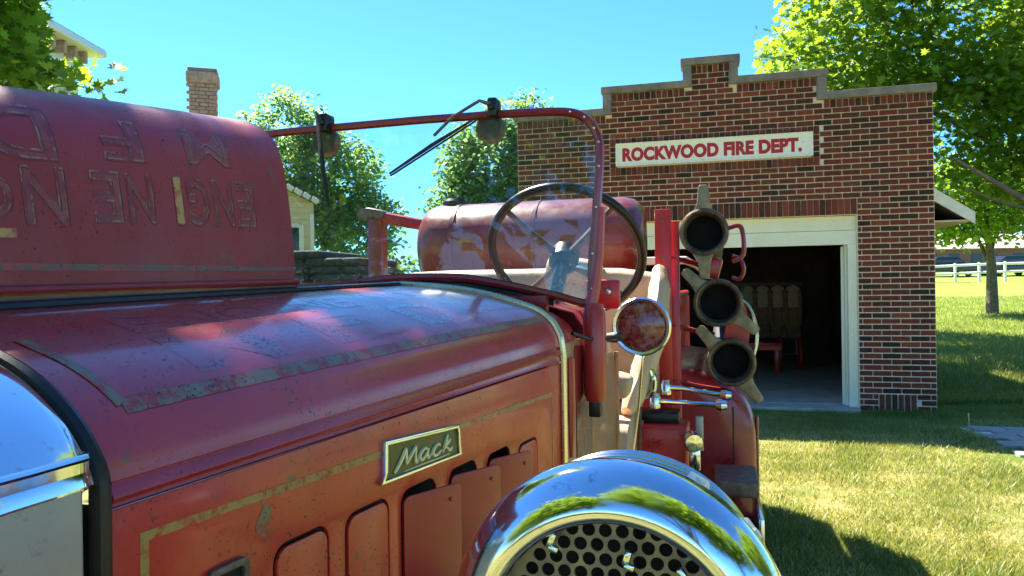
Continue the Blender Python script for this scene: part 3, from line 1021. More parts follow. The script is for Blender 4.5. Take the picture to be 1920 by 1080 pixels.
def tall_house():
    # its long right-hand side recedes behind the maple; the far corner shows past the leaves
    X, Yb, Yf = -12.6, 21.5, 13.0
    t = thing('tall_house', 'tall pale house with bracketed white cornice behind the left maple', 'house', (X - 3, Yf, 0))
    off = (X - 3, Yf, 0)
    top = 8.35
    def hp(m, n, mat, par=None): return m.build(n, M[mat], par or t, off, 0)
    hp(MB().box((X - 3, (Yb + Yf) / 2, top / 2), (6, Yb - Yf, top)), 'wall', 'cream_wall')
    hp(MB().box((X + .02, Yb - .25, top / 2 - .4), (.1, .5, top - .8)), 'corner_board', 'white')
    hp(MB().box((X + .03, (Yb + Yf) / 2, top - .30), (.08, Yb - Yf + .1, .58)), 'frieze', 'white')
    for i in range(16):
        hp(MB().box((X + .22, Yb - .1 - i * .5, top - .02), (.36, .12, .34), bevel=.03), 'bracket', 'tan_brick')
    hp(MB().box((X - 2.72, (Yb + Yf) / 2, top + .26), (6.7, Yb - Yf + 1.1, .22), bevel=.04), 'cornice', 'white')
    hp(MB().grid([[(X + .6, Yf - .5, top + .38), (X + .6, Yb + .5, top + .38)], [(X - 2.5, Yf + 2, top + 1.2), (X - 2.5, Yb - 2, top + 1.2)]]).shell(.05), 'roof', 'shingle')
    for yy in (15.5, 18.0):
        f = hp(MB().box((X + .03, yy, 6.2), (.08, .9, 1.6)), 'window', 'white')
        hp(MB().box((X + .05, yy, 6.2), (.06, .7, 1.4)), 'pane', 'car_glass', f)
tall_house()

def far_buildings():
    specs = [('low reddish brick house beyond the white fence with a pale roof', 39.5, 66, 6.0, 2.2, 'brown_wall'),
             ('wide pale roofed building beyond the fence behind the young tree', 48.0, 70, 7.5, 2.4, 'brown_wall')]
    for lab, x, y, w, h, mt in specs:
        z = float(gz(x, y))
        t = thing('distant_house', lab, 'house', (x, y, z), 0, 'houses beyond the rail fence')
        MB().box((0, 3, h / 2 - .3), (w, 6, h + .6)).build('wall', M[mt], t, smooth=0)
        MB().grid([[(-w / 2 - .4, -.5, h - .05), (w / 2 + .4, -.5, h - .05)], [(-w / 2 - .4, 3, h + 1.5), (w / 2 + .4, 3, h + 1.5)], [(-w / 2 - .4, 6.5, h - .05), (w / 2 + .4, 6.5, h - .05)]]).shell(.1).build('roof', M['pink_roof'], t, smooth=0)
        for k in range(3):
            MB().box((-w / 3 + k * w / 3, -.02, h * .55), (.9, .06, 1.0)).build('window', M['car_glass'], t, smooth=0)
    labs = ['dark car parked nearest the station corner beyond the fence', 'dark car parked left of the young tree beyond the fence', 'dark car parked right of the young tree beyond the fence']
    for i, x in enumerate((31.5, 36.3, 41.5)):
        z = float(gz(x, 54))
        t = thing('parked_car', labs[i], 'car', (x, 54, z), R(4 * i), 'cars parked beyond the rail fence')
        body = [(-2.1, .35), (-2.1, .75), (-1.9, .92), (-1.1, .98), (1.2, .98), (2.0, .85), (2.1, .7), (2.1, .35)]
        mm = Matrix.Rotation(R(90), 4, 'X')
        MB().prism([body], 1.7, mm, .05).build('body', M['car_dark'], t)
        MB().prism([[(-1.3, .98), (-.8, 1.42), (.6, 1.42), (1.2, .98)]], 1.5, mm, .04).build('cabin', M['car_glass'], t)
        for wx in (-1.35, 1.35):
            for wy in (-.78, .78):
                MB().lathe([(.0, -.1), (.30, -.1), (.33, -.06), (.33, .06), (.30, .1), (0, .1)], (wx, wy, .33), (0, 1, 0), 16).build('wheel', M['rubber'], t)
far_buildings()

def rail_fence():
    pts = []
    for i in range(16):
        x = 23.0 + i * 1.55
        y = 45.0 + 1.2 * math.sin(i * .4)
        pts.append((x, y, float(gz(x, y)) + .10 + (.30 * math.sin(min(i, 9) / 9 * math.pi / 2)) - .14))
    t = thing('rail_fence', 'white two-rail fence curving over the sunny slope', 'fence', pts[0])
    for p in pts:
        MB().box((p[0], p[1], p[2] + .38), (.12, .12, 1.36), bevel=.01).build('post', M['white'], t, off=pts[0], smooth=0)
    for z in (.42, .92):
        for a, b in zip(pts, pts[1:]):
            MB().tube([(a[0], a[1] - .08, a[2] + z), (b[0], b[1] - .08, b[2] + z)], .075, 6, flat=1.0).build('rail', M['white'], t, off=pts[0], smooth=0)
rail_fence()

# paved path -----------------------------------------------------------
def path():
    o_ = Vector((4.62, 7.55, 0))
    p = MB().box((1.9, -.75, -.02), (3.9, 1.56, .05)).build('path', M['mortar'], smooth=0)
    p['kind'] = 'structure'; p.location = o_; p.rotation_euler = (0, 0, B_ROT)
    rr = random.Random(9)
    ms = [MB().box((0, 0, 0), (.296, .186, .05), bevel=.008, seg=1) for _ in range(1)][0]
    first = ms.build('paver', M['paver'], p, smooth=0)
    me = first.data
    n = 0
    for r_ in range(8):
        for c in range(12):
            x = .15 + c * .305 + (.15 if r_ % 2 else 0); y = -.10 - r_ * .193
            if x > 3.7: continue
            q = first if n == 0 else bpy.data.objects.new('paver', me)
            if n: COL.objects.link(q); q.parent = p
            q.location = (x, y, .008 + rr.uniform(-.004, .006)); q.rotation_euler = (rr.gauss(0, .01), rr.gauss(0, .01), rr.gauss(0, .012))
            n += 1
path()

# grass ------------------------------------------------------------------
def grass():
    rng = np.random.default_rng(5)
    n = 230000
    y = 3.3 + (rng.random(n) ** 1.25) * 8.5
    x = rng.uniform(.16, .78, n) * y
    # keep off the building and the path
    rel = np.stack([x - B_LOC.x, y - B_LOC.y], 1)
    lx = rel @ np.array(bx[:2]); ly = rel @ np.array(by[:2])
    ok = ~((np.abs(lx) < HALF + .01) & (ly > -.03))
    ok &= ~((np.abs(lx) < DOOR_W) & (ly > -.12))
    px = x - 4.62; py = y - 7.55
    ax_ = px * math.cos(B_ROT) + py * math.sin(B_ROT); ay_ = -px * math.sin(B_ROT) + py * math.cos(B_ROT)
    ok &= ~((ax_ > .03) & (ay_ < -.03) & (ay_ > -1.5))
    x, y = x[ok], y[ok]; n = len(x)
    patch = np.sin(x * 2.1 + 1.3 * np.sin(y * 1.7)) * np.sin(y * 2.7 + np.sin(x * 3.1)) + .5 * np.sin(x * 7 + y * 5) * np.sin(y * 9 - x * 4)
    keep = rng.random(n) < np.clip(.72 + .45 * patch, .12, 1)
    x, y, patch = x[keep], y[keep], patch[keep]; n = len(x)
    h = rng.uniform(.014, .05, n) * (1 + .25 * patch) * np.where(ly[ok][keep] > -.35, 1.35, 1.0)
    a = rng.uniform(0, 2 * math.pi, n); w = rng.uniform(.0025, .0058, n)
    la = rng.uniform(0, 2 * math.pi, n); ln = rng.uniform(.2, 1.2, n) * h
    v = np.zeros((n, 3, 3))
    z0 = .015 * np.sin(x * 1.3) * np.sin(y * 1.7) - .004
    v[:, 0] = np.stack([x - w * np.cos(a), y - w * np.sin(a), z0], 1)
    v[:, 1] = np.stack([x + w * np.cos(a), y + w * np.sin(a), z0], 1)
    v[:, 2] = np.stack([x + ln * np.cos(la), y + ln * np.sin(la), z0 + h], 1)
    me = bpy.data.meshes.new('lawn_grass')
    me.vertices.add(n * 3); me.vertices.foreach_set('co', v.astype('f').ravel())
    me.loops.add(n * 3); me.loops.foreach_set('vertex_index', np.arange(n * 3, dtype='i'))
    me.polygons.add(n); me.polygons.foreach_set('loop_start', np.arange(0, n * 3, 3, dtype='i')); me.polygons.foreach_set('loop_total', np.full(n, 3, 'i'))
    me.update(calc_edges=True)
    dry = np.clip(.52 - .35 * patch + rng.normal(0, .42, n), 0, 1) * np.clip((8.6 - y) / 1.4, .25, 1)
    at = me.attributes.new('shade', 'FLOAT', 'POINT'); at.data.foreach_set('value', np.repeat(dry, 3).astype('f'))
    me.materials.append(M['blade'])
    o = bpy.data.objects.new('lawn_grass', me); COL.objects.link(o)
    tag(o, 'short mown grass, half dry, between the truck and the station', 'grass'); o['kind'] = 'stuff'
    # coarser tufts over the slope beyond the station
    n = 70000
    y = 9.0 + rng.random(n) ** 1.6 * 24; x = rng.uniform(.52, .78, n) * y
    lx = (x - B_LOC.x) * bx.x + (y - B_LOC.y) * bx.y
    ok = lx > HALF + .03
    x, y = x[ok], y[ok]; n = len(x)
    h = rng.uniform(.03, .11, n); a = rng.uniform(0, 2 * math.pi, n); w = rng.uniform(.006, .016, n); la = rng.uniform(0, 2 * math.pi, n); ln = rng.uniform(.2, 1.1, n) * h
    z0 = gz(x, y) + .015 * np.sin(x * 1.3) * np.sin(y * 1.7) - .03
    v = np.stack([np.stack([x - w * np.cos(a), y - w * np.sin(a), z0], 1), np.stack([x + w * np.cos(a), y + w * np.sin(a), z0], 1), np.stack([x + ln * np.cos(la), y + ln * np.sin(la), z0 + h + .03], 1)], 1)
    me = bpy.data.meshes.new('slope_grass')
    me.from_pydata([], [], [])
    me.vertices.add(n * 3); me.vertices.foreach_set('co', v.astype('f').ravel())
    me.loops.add(n * 3); me.loops.foreach_set('vertex_index', np.arange(n * 3, dtype='i'))
    me.polygons.add(n); me.polygons.foreach_set('loop_start', np.arange(0, n * 3, 3, dtype='i')); me.polygons.foreach_set('loop_total', np.full(n, 3, 'i'))
    me.update(calc_edges=True)
    at = me.attributes.new('shade', 'FLOAT', 'POINT'); at.data.foreach_set('value', np.repeat(np.clip(rng.normal(.25, .25, n), 0, 1), 3).astype('f'))
    me.materials.append(M['blade'])
    o = bpy.data.objects.new('slope_grass', me); COL.objects.link(o)
    tag(o, 'green grass on the slope right of the station', 'grass'); o['kind'] = 'stuff'
    s = thing('weed', 'single thin weed stalk sticking up beside the paved path', 'weed', (4.52, 7.35, 0))
    MB().tube([(0, 0, 0), (.004, 0, .09), (.0, .004, .19)], [.004, .003, .006], 5).build('stalk', M['script'], s)
grass()

# ================================================================== THE TRUCK
# truck axes: v = the truck's left, u = towards its tail, z = up, measured from the viewer's feet
T_ROT = -R(15.5)
tv, tu = Vector((math.cos(R(15.5)), -math.sin(R(15.5)), 0)), Vector((math.sin(R(15.5)), math.cos(R(15.5)), 0))
AX = -.758
T0 = (AX, .55, 0.0)
def TW_(v, u, z): return tv * v + tu * u + Vector((0, 0, z))
truck = thing('fire_truck', 'old faded red fire engine with one hood panel raised and chrome siren', 'fire engine', TW_(*T0), T_ROT)
def tp(mb, name, mat, parent=None, smooth=35, label=None, kind=None):
    return mb.build(name, M[mat] if isinstance(mat, str) else mat, parent or truck, T0, smooth, kind, label)

# hood section curves: (distance from axis, z), front and rear
FR = [(0, 1.481), (.05, 1.469), (.108, 1.447), (.150, 1.428), (.183, 1.405), (.208, 1.380), (.2255, 1.352), (.231, 1.335)]
RE = [(0, 1.511), (.113, 1.502), (.207, 1.487), (.287, 1.466), (.345, 1.445), (.380, 1.417), (.397, 1.385), (.401, 1.366)]
U0, U1 = .541, 1.698
NF, NR = catmull([(a, b, 0) for a, b in FR], 6), catmull([(a, b, 0) for a, b in RE], 6)
def sec(u, s):
    """point on the hood top at length u, section parameter 0..1 -> (d, z)"""
    k = (u - U0) / (U1 - U0)
    x = s * (len(NF) - 1); i = min(int(x), len(NF) - 2); f = x - i
    a = NF[i].lerp(NF[i + 1], f); b = NR[i].lerp(NR[i + 1], f)
    p = a.lerp(b, k)
    return p.x, p.y
def half(u): return sec(u, 1)[0]
def s_of(u, d):
    lo, hi = 0.0, 1.0
    for _ in range(22):
        m = (lo + hi) / 2
        if sec(u, m)[0] < d: lo = m
        else: hi = m
    return (lo + hi) / 2
US = [U0 + (U1 - U0) * i / 24 for i in range(25)]
def side_v(u, out=0.0): return AX + .231 + (u - U0) * .147 + out

def hood():
    rows = []
    for u in US:
        r = []
        for i in range(43):
            d, z = sec(u, i / 42)
            r.append((AX + d, u, z))
        d, z = sec(u, 1)
        k = (u - U0) / (U1 - U0)
        zs = 1.309 + (1.327 - 1.309) * k
        # moulded bead, then the skirt down to the seam
        for dd, zz in ((.0010, z - .004), (-.003, z - .007), (-.0015, z - .010), (.0035, z - .014), (.0055, z - .019), (.003, z - .0235), (.0005, z - .026), (.0015, zs + .004), (.0035, zs)):
            r.append((AX + d + dd, u, zz))
        rows.append(r)
    h = tp(MB().grid(rows).shell(.004), 'hood_top', 'hood', smooth=50)
    # rear edge of hood is left open; hinge along the crest
    m = MB()
    m.tube([(AX - .004, U0, 1.483), (AX - .004, U1 - .005, 1.513)], .007, 8)
    hinge = tp(m, 'hood_hinge', 'black')
    lf = MB()
    lf.add([(AX - .030, .27, 1.470), (AX - .030, U1 - .03, 1.500), (AX - .030, U1 - .03, 1.524), (AX - .030, 1.25, 1.5145), (AX - .030, .27, 1.4955)], [(0, 1, 2, 3, 4)])
    tp(lf.shell(.004), 'hinge_leaf', 'maroon', hinge, 0)
    # painted stripes
    def strip_on_hood(pts, w, mat, nm='painted_stripe'):
        # pts: list of (u, fraction of half width); strip laid on the skin
        P = []
        for (ua, da), (ub, db) in zip(pts, pts[1:]):
            n = 24
            for i in range(n + (1 if (ub, db) == pts[-1] else 0)):
                P.append((ua + (ub - ua) * i / n, da + (db - da) * i / n))
        L, Rr = [], []
        for i, (u, fd) in enumerate(P):
            q0 = P[max(i - 1, 0)]; q1 = P[min(i + 1, len(P) - 1)]
            du, dd = q1[0] - q0[0], q1[1] * half(q1[0]) - q0[1] * half(q0[0])
            ln = math.hypot(du, dd); nx, ny = -dd / ln, du / ln
            for lst, sg in ((L, -.5), (Rr, .5)):
                uu = min(max(u + nx * w * sg, U0 + .001), U1 - .001); d = min(fd * half(u) + ny * w * sg, half(uu) * .995)
                dz = sec(uu, s_of(uu, min(d, half(uu) * .999)))[1]
                lst.append((AX + d, uu, dz + .0005))
        tp(MB().grid([L, Rr]).shell(.0008), nm, mat, h, 40)
    strip_on_hood([(.572, .40), (.585, .86)], .012, 'grey_stripe')
    strip_on_hood([(.585, .865), (1.672, .92)], .0135, 'grey_stripe')
    # flaked lettering, upright seen from the truck's left
    def letters(txt, u0, width, f0, f1, mat, flip=False, panel=False, lift=.001, shear=0.0, offset=0.0, parent=None, line=0):
        v, f = outline2d(txt, line) if line else text2d(txt, 1, offset, shear, 1.05)
        xs = [q[0] for q in v]; ys = [q[1] for q in v]
        sx = width / (max(xs) - min(xs)); y0 = 0; hh = max(ys) - max(0, min(ys))
        pts = [((x - min(xs)) * sx, (y - y0) / hh) for x, y in v]
        pts, f = subdiv2d(pts, f, .03 if panel else .02)
        out = []
        for x, y in pts:
            if panel:                       # upside down on the raised half
                u = u0 - x
                d = (f1 - (f1 - f0) * y) * half(u)
                out.append(panel_pt(u, d, lift))
            else:
                u = u0 + x
                d = (f1 - (f1 - f0) * y) * half(u)
                out.append((AX + d, u, sec(u, s_of(u, d))[1] + lift))
        return tp(MB().add(out, f), 'lettering', mat, parent or h, 0)
    for i, ch in enumerate('ENGINE NO'):
        if ch != ' ':
            letters(ch, .70 + i * .085, .075 if ch != 'I' else .02, .26, .46, 'hood_letter', lift=.0003, offset=.02)
    for i, ch in enumerate('MFD'):
        letters(ch, .70 + i * .26, .15, .52, .80, 'hood_letter', lift=.0003, offset=.02)
    return letters
# raised right half ------------------------------------------------------
PT = R(1.0)              # leans back a little
def panel_pt(u, d, lift=0.0):
    """d = distance from hinge measured across the raised half"""
    d_ = d
    s = s_of(u, min(d_, half(u) * .9995))
    dd, z = sec(u, s)
    drop = sec(u, 0)[1] - z
    hz = 1.498 + (u - .54) * .022
    y = dd * (1.06 - .15 * (u - .6)); x = -drop * (.35 + .45 * (d / half(u)) ** 6) + lift
    return (AX - .012 + x * math.cos(PT) - y * math.sin(PT), u, hz + y * math.cos(PT) + x * math.sin(PT))
def raised_panel(letters):
    rows = []
    ua, ub = .26, 1.242
    n = 26
    for i in range(n + 1):
        u = ua + (ub - ua) * i / n
        r = []
        for k in range(43):
            d, z = sec(u, k / 42)
            r.append(panel_pt(u, d * .9999))
        tip = Vector(r[-1]); 
        for q in (.01, .03, .05): r.append((tip.x - q, u, tip.z - q * .02))
        rows.append(r)
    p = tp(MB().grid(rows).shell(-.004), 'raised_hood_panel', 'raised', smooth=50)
    # rust band near the hinge, rolled lip
    L, Rr, E = [], [], []
    for i in range(n + 1):
        u = ua + (ub - ua) * i / n
        L.append(panel_pt(u, .026, .0005)); Rr.append(panel_pt(u, .034, .0005)); E.append(panel_pt(u, .004, .004))
    tp(MB().grid([L, Rr]).shell(.0008), 'painted_stripe', 'rust_stripe', p, 40)
    tp(MB().tube(E, .006, 8), 'rolled_edge', 'raised', p)
    for txt, u0, w, f0, f1, sh in (*[(c_, 1.130 - i_ * .060, .048 if c_ != 'I' else .016, .33, .57, 0) for i_, c_ in enumerate('ENGINE')], ('N', .742, .060, .31, .57, 0), ('O', .668, .050, .34, .52, 0),
                                   ('M', 1.082, .105, .66, .84, .12), ('F', .885, .072, .64, .84, .12), ('D', .738, .10, .61, .86, .12)):
        letters(txt, u0, w, f0, f1, 'letter_red', panel=True, lift=.0003, shear=0, offset=.012, parent=p)
        letters(txt, u0, w, f0, f1, 'letter_hair', panel=True, lift=.0005, line=.013, parent=p)
        letters(txt, u0 + .0025, w, f0 - .010, f1 - .010, 'letter_line', panel=True, lift=.0007, line=.007, parent=p)
    letters('I', .950, .016, .335, .565, 'letter_gold', panel=True, lift=.0009, offset=.02, parent=p)
    letters('_', .668, .05, .29, .315, 'letter_gold', panel=True, lift=.0009, offset=.02, parent=p)
lt = hood()
raised_panel(lt)

# side panel with ventilation doors -------------------------------------
VENTS = [(.745, .846), (.879, .982), (1.013, 1.117), (1.158, 1.262), (1.303, 1.407), (1.446, 1.55)]
ZTOP = [1.205, 1.203, 1.199, 1.196, 1.191, 1.182]
ZBOT = 1.00
dirS = Vector((.147, 1, 0)).normalized()
def side_mat(out=0.0):
    """maps 2-D (u measured along the axis, z) on to the tapering side, thickness outwards"""
    k = math.hypot(1, .147)
    m = Matrix(((.147, 0, 1 / k, AX + .231 - U0 * .147 + out), (1, 0, -.147 / k, 0), (0, 1, 0, 0), (0, 0, 0, 1)))
    return m
def side_panel():
    outer = [(U0, .96), (U1, .96), (U1, 1.3225), (U0, 1.305)]
    loops = [outer] + [rrect(a, b, ZBOT, zt, .022) for (a, b), zt in zip(VENTS, ZTOP)]
    p = tp(MB().prism(loops, .004, side_mat(-.002), .0012), 'hood_side_panel', 'side', smooth=30)
    tp(MB().prism([[(U0, .96), (U1, .96), (U1, 1.31), (U0, 1.30)]], .003, side_mat(-.045)), 'engine_bay_liner', 'void', smooth=0)
    for i, ((a, b), zt) in enumerate(zip(VENTS, ZTOP)):
        g = .0055
        if i in (2, 3, 4):
            w = b - a
            prof = rrect(0, w + .012, ZBOT, zt - .008, .012)
            ang = R(17 + i)
            # hinged on the forward edge, swung outwards
            piv = Vector((side_v(a) + .004, a + .001, 0))
            dU = (Matrix.Rotation(-ang, 3, 'Z') @ dirS)
            nn = Vector((dU.y, -dU.x, 0))
            mm = Matrix(((dU.x, 0, nn.x, piv.x), (dU.y, 0, nn.y, piv.y), (0, 1, 0, 0), (0, 0, 0, 1)))
            tp(MB().prism([prof], .003, mm, .0008), 'vent_door', 'flap', p, 30, 'open red vent door')
            rv = MB()
            for zz in (zt - .02,):
                rv.lathe([(0, .0035), (.003, .0025), (.004, 0)], mm @ Vector((w * .9, zz - .01, .002)), nn, 8)
            tp(rv, 'rivet', 'flap', p)
        else:
            tp(MB().prism([rrect(a + g, b - g, ZBOT + g, zt - g, .018)], .004, side_mat(-.0005), .0012), 'vent_door', 'side', p, 30)
            rim = [side_mat(-.004) @ Vector((x, y, 0)) for x, y in rrect(a + g * .4, b - g * .4, ZBOT, zt - g * .4, .021, 6)]
            tp(MB().tube(rim, .0026, 6, closed=True), 'gasket', 'black', p)
    # gold striping round the panel
    def bar(pts, nm='painted_stripe'):
        tp(MB().prism([pts], .0008, side_mat(.0016)), nm, 'gold', p, 0)
    w = .0095
    bar([(.570, 1.2765), (1.643, 1.2625), (1.643 - w * .6, 1.2625 - w), (.570 + w, 1.2765 - w)])
    bar([(.570, 1.2765), (.570 + w, 1.2765 - w), (.570 + w, .985), (.570, .985)])
    bar([(1.643, 1.2625), (1.643, .985), (1.638, .985), (1.638, 1.2535)])
    # pull latch near the front
    lb = MB().prism([rrect(.645, .702, 1.185, 1.2125, .008), rrect(.653, .694, 1.190, 1.2045, .005)], .006, side_mat(.004), .001)
    lo = tp(lb, 'latch', 'steel', p)
    tp(MB().prism([rrect(.653, .694, 1.190, 1.2045, .005)], .002, side_mat(.002)), 'latch_recess', 'void', lo)
    # scrape of bare metal
    tp(MB().prism([[(.664 + .066 + .006 * math.sin(k * 1.3) + .008 * math.cos(k * math.pi / 8), 1.240 + .024 * math.sin(k * math.pi / 8) + .003 * math.sin(k * 2.1)) for k in range(16)]], .0006, side_mat(.0014)), 'paint_scrape', 'grey_stripe', p, 0)
    # wing screw low on the panel
    tp(MB().lathe([(0, .016), (.010, .015), (.012, .008), (.012, 0)], side_mat() @ Vector((1.035, 1.055, .004)), (1, -.147, 0), 14), 'panel_screw', 'dull_chrome', p)
    return p
sp_ = side_panel()

def badge():
    # maker's plate: raised rim, olive field, script
    m = side_mat(.005)
    pl = [(.953, 1.2245), (.962, 1.238), (.964, 1.284), (1.184, 1.2705), (1.187, 1.262), (1.188, 1.234), (1.193, 1.2165)]
    inn = [(.962, 1.2285), (.969, 1.240), (.970, 1.2775), (1.178, 1.2648), (1.181, 1.256), (1.182, 1.234), (1.184, 1.2215)]
    b = tp(MB().prism([pl, inn], .006, m, .0012), 'badge', 'chrome', sp_)
    tp(MB().prism([[(x + (.0) , z) for x, z in inn]], .002, side_mat(.0035)), 'badge_field', 'olive', b, 0)
    # script "Mack": strokes given on a unit grid, slanted and fitted
    S = [[(0, -.02), (.10, .18), (.26, .62), (.34, .95), (.38, 1.0)],
         [(.38, 1.0), (.42, .6), (.47, .22)], [(.47, .22), (.62, .6), (.80, 1.0)], [(.80, 1.0), (.82, .6), (.86, .22), (.92, .16), (1.0, .3)],
         [(1.38, .62), (1.22, .72), (1.06, .58), (1.02, .34), (1.12, .18), (1.28, .30), (1.40, .62)], [(1.40, .66), (1.38, .34), (1.44, .17), (1.56, .30)],
         [(1.96, .60), (1.86, .73), (1.70, .62), (1.62, .38), (1.70, .19), (1.86, .18), (2.04, .34)],
         [(2.12, .18), (2.20, .62), (2.28, 1.08)], [(2.20, .50), (2.36, .68), (2.46, .80)], [(2.22, .48), (2.36, .30), (2.48, .18), (2.60, .30)],
         [(.42, -.10), (1.2, -.06), (2.0, -.04), (2.5, 0.0)]]
    sm = MB()
    for st in S:
        P = []
        for p in catmull([(x, y, 0) for x, y in st], 5):
            x = .988 + (p.x / 2.6) * .172 + p.y * .008
            base = 1.2345 - (x - .97) * .040
            P.append(side_mat(.0055) @ Vector((x, base + p.y * .030, 0)))
        L = len(P)
        fat = .0034 if st is not S[-1] else .0014
        sm.tube(P, [fat * (.55 + .45 * math.sin(math.pi * (i + .6) / (L + .2))) for i in range(L)], 6)
    tp(sm, 'lettering', 'script', b)
badge()

# trim at rear of hood, cowl, windscreen -----------------------------------
def cowl():
    P = []
    for k in range(43):
        d, z = sec(U1, k / 42); P.append((AX + d + .003, U1 + .004, z + .002))
    P += [(side_v(U1, .006), U1 + .006, z) for z in (1.34, 1.30, 1.25, 1.2, 1.1, 1.0, .93)]
    P = [(2 * AX - p[0], p[1], p[2]) for p in P[::-1]][:-1] + P
    tp(MB().tube(P, .0085, 10), 'hood_trim', 'brass')
    rows = []
    for j in range(13):
        u = U1 + .002 + .17 * j / 12
        r = []
        rib = .003 * abs(math.sin(j * math.pi / 2.4))
        for k in range(-42, 43):
            d, z = sec(U1, abs(k) / 42)
            sc = 1 + .03 * j / 12
            r.append((AX + math.copysign(d * sc, k), u, z - .004 - .012 * (j / 12) + rib))
        rows.append(r)
    c = tp(MB().grid(rows).shell(.004), 'cowl', 'hood', smooth=45)
    # cowl sides run back to the dash opening
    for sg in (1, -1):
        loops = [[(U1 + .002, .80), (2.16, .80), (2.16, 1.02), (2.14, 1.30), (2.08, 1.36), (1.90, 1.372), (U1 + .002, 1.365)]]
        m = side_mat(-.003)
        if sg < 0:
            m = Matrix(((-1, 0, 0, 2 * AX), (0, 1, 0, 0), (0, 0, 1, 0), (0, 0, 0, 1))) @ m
        tp(MB().prism(loops, .006, m, .002), 'cowl_side', 'tan_reflection', smooth=30)
    # rolled edge at the back of the cowl side, dark slot at its front
    tp(MB().tube([side_mat(.002) @ Vector((2.16, z, 0)) for z in (.80, .95, 1.1, 1.2, 1.31)], .008, 8), 'cowl_edge_roll', 'tan_reflection')
    tp(MB().tube([side_mat(.004) @ Vector((1.755, z, 0)) for z in (1.33, 1.2, 1.09)], [.012, .013, .006], 8), 'cowl_moulding', 'red')
    tp(MB().prism([rrect(1.79, 1.93, 1.215, 1.355, .012)], .006, side_mat(.003), .001), 'bracket_plate', 'maroon', smooth=30)
    tp(MB().box((AX, 1.80, 1.18), (.70, .03, .60)), 'firewall', 'maroon')
    d = MB()
    rr = []
    for u in (1.88, 2.02, 2.10, 2.11):
        rr.append([(AX + w, u, z) for w, z in ((-.44, 1.38), (-.40, 1.435), (-.25, 1.475), (0, 1.49), (.25, 1.475), (.40, 1.435), (.44, 1.38))])
    rr.append([(AX + w, 2.10, 1.30) for w in (-.44, -.40, -.25, 0, .25, .40, .44)])
    tp(d.grid(rr).shell(.004), 'dashboard', 'maroon', smooth=40)
    b = MB().box((-.318, 2.13, 1.478), (.10, .02, .085), bevel=.008)
    bb = tp(b, 'dash_bracket', 'red')
    tp(MB().lathe([(0, .012), (.008, .010), (.010, 0)], (-.30, 2.118, 1.485), (0, -1, 0), 10), 'bolt', 'dull_chrome', bb)
    # speckled patch low on cowl side
    tp(MB().prism([[(1.80, 1.06), (1.92, 1.05), (1.925, 1.225), (1.86, 1.225), (1.858, 1.238), (1.80, 1.238)]], .002, side_mat(.0035)), 'worn_patch', 'grey_stripe', smooth=0)
cowl()

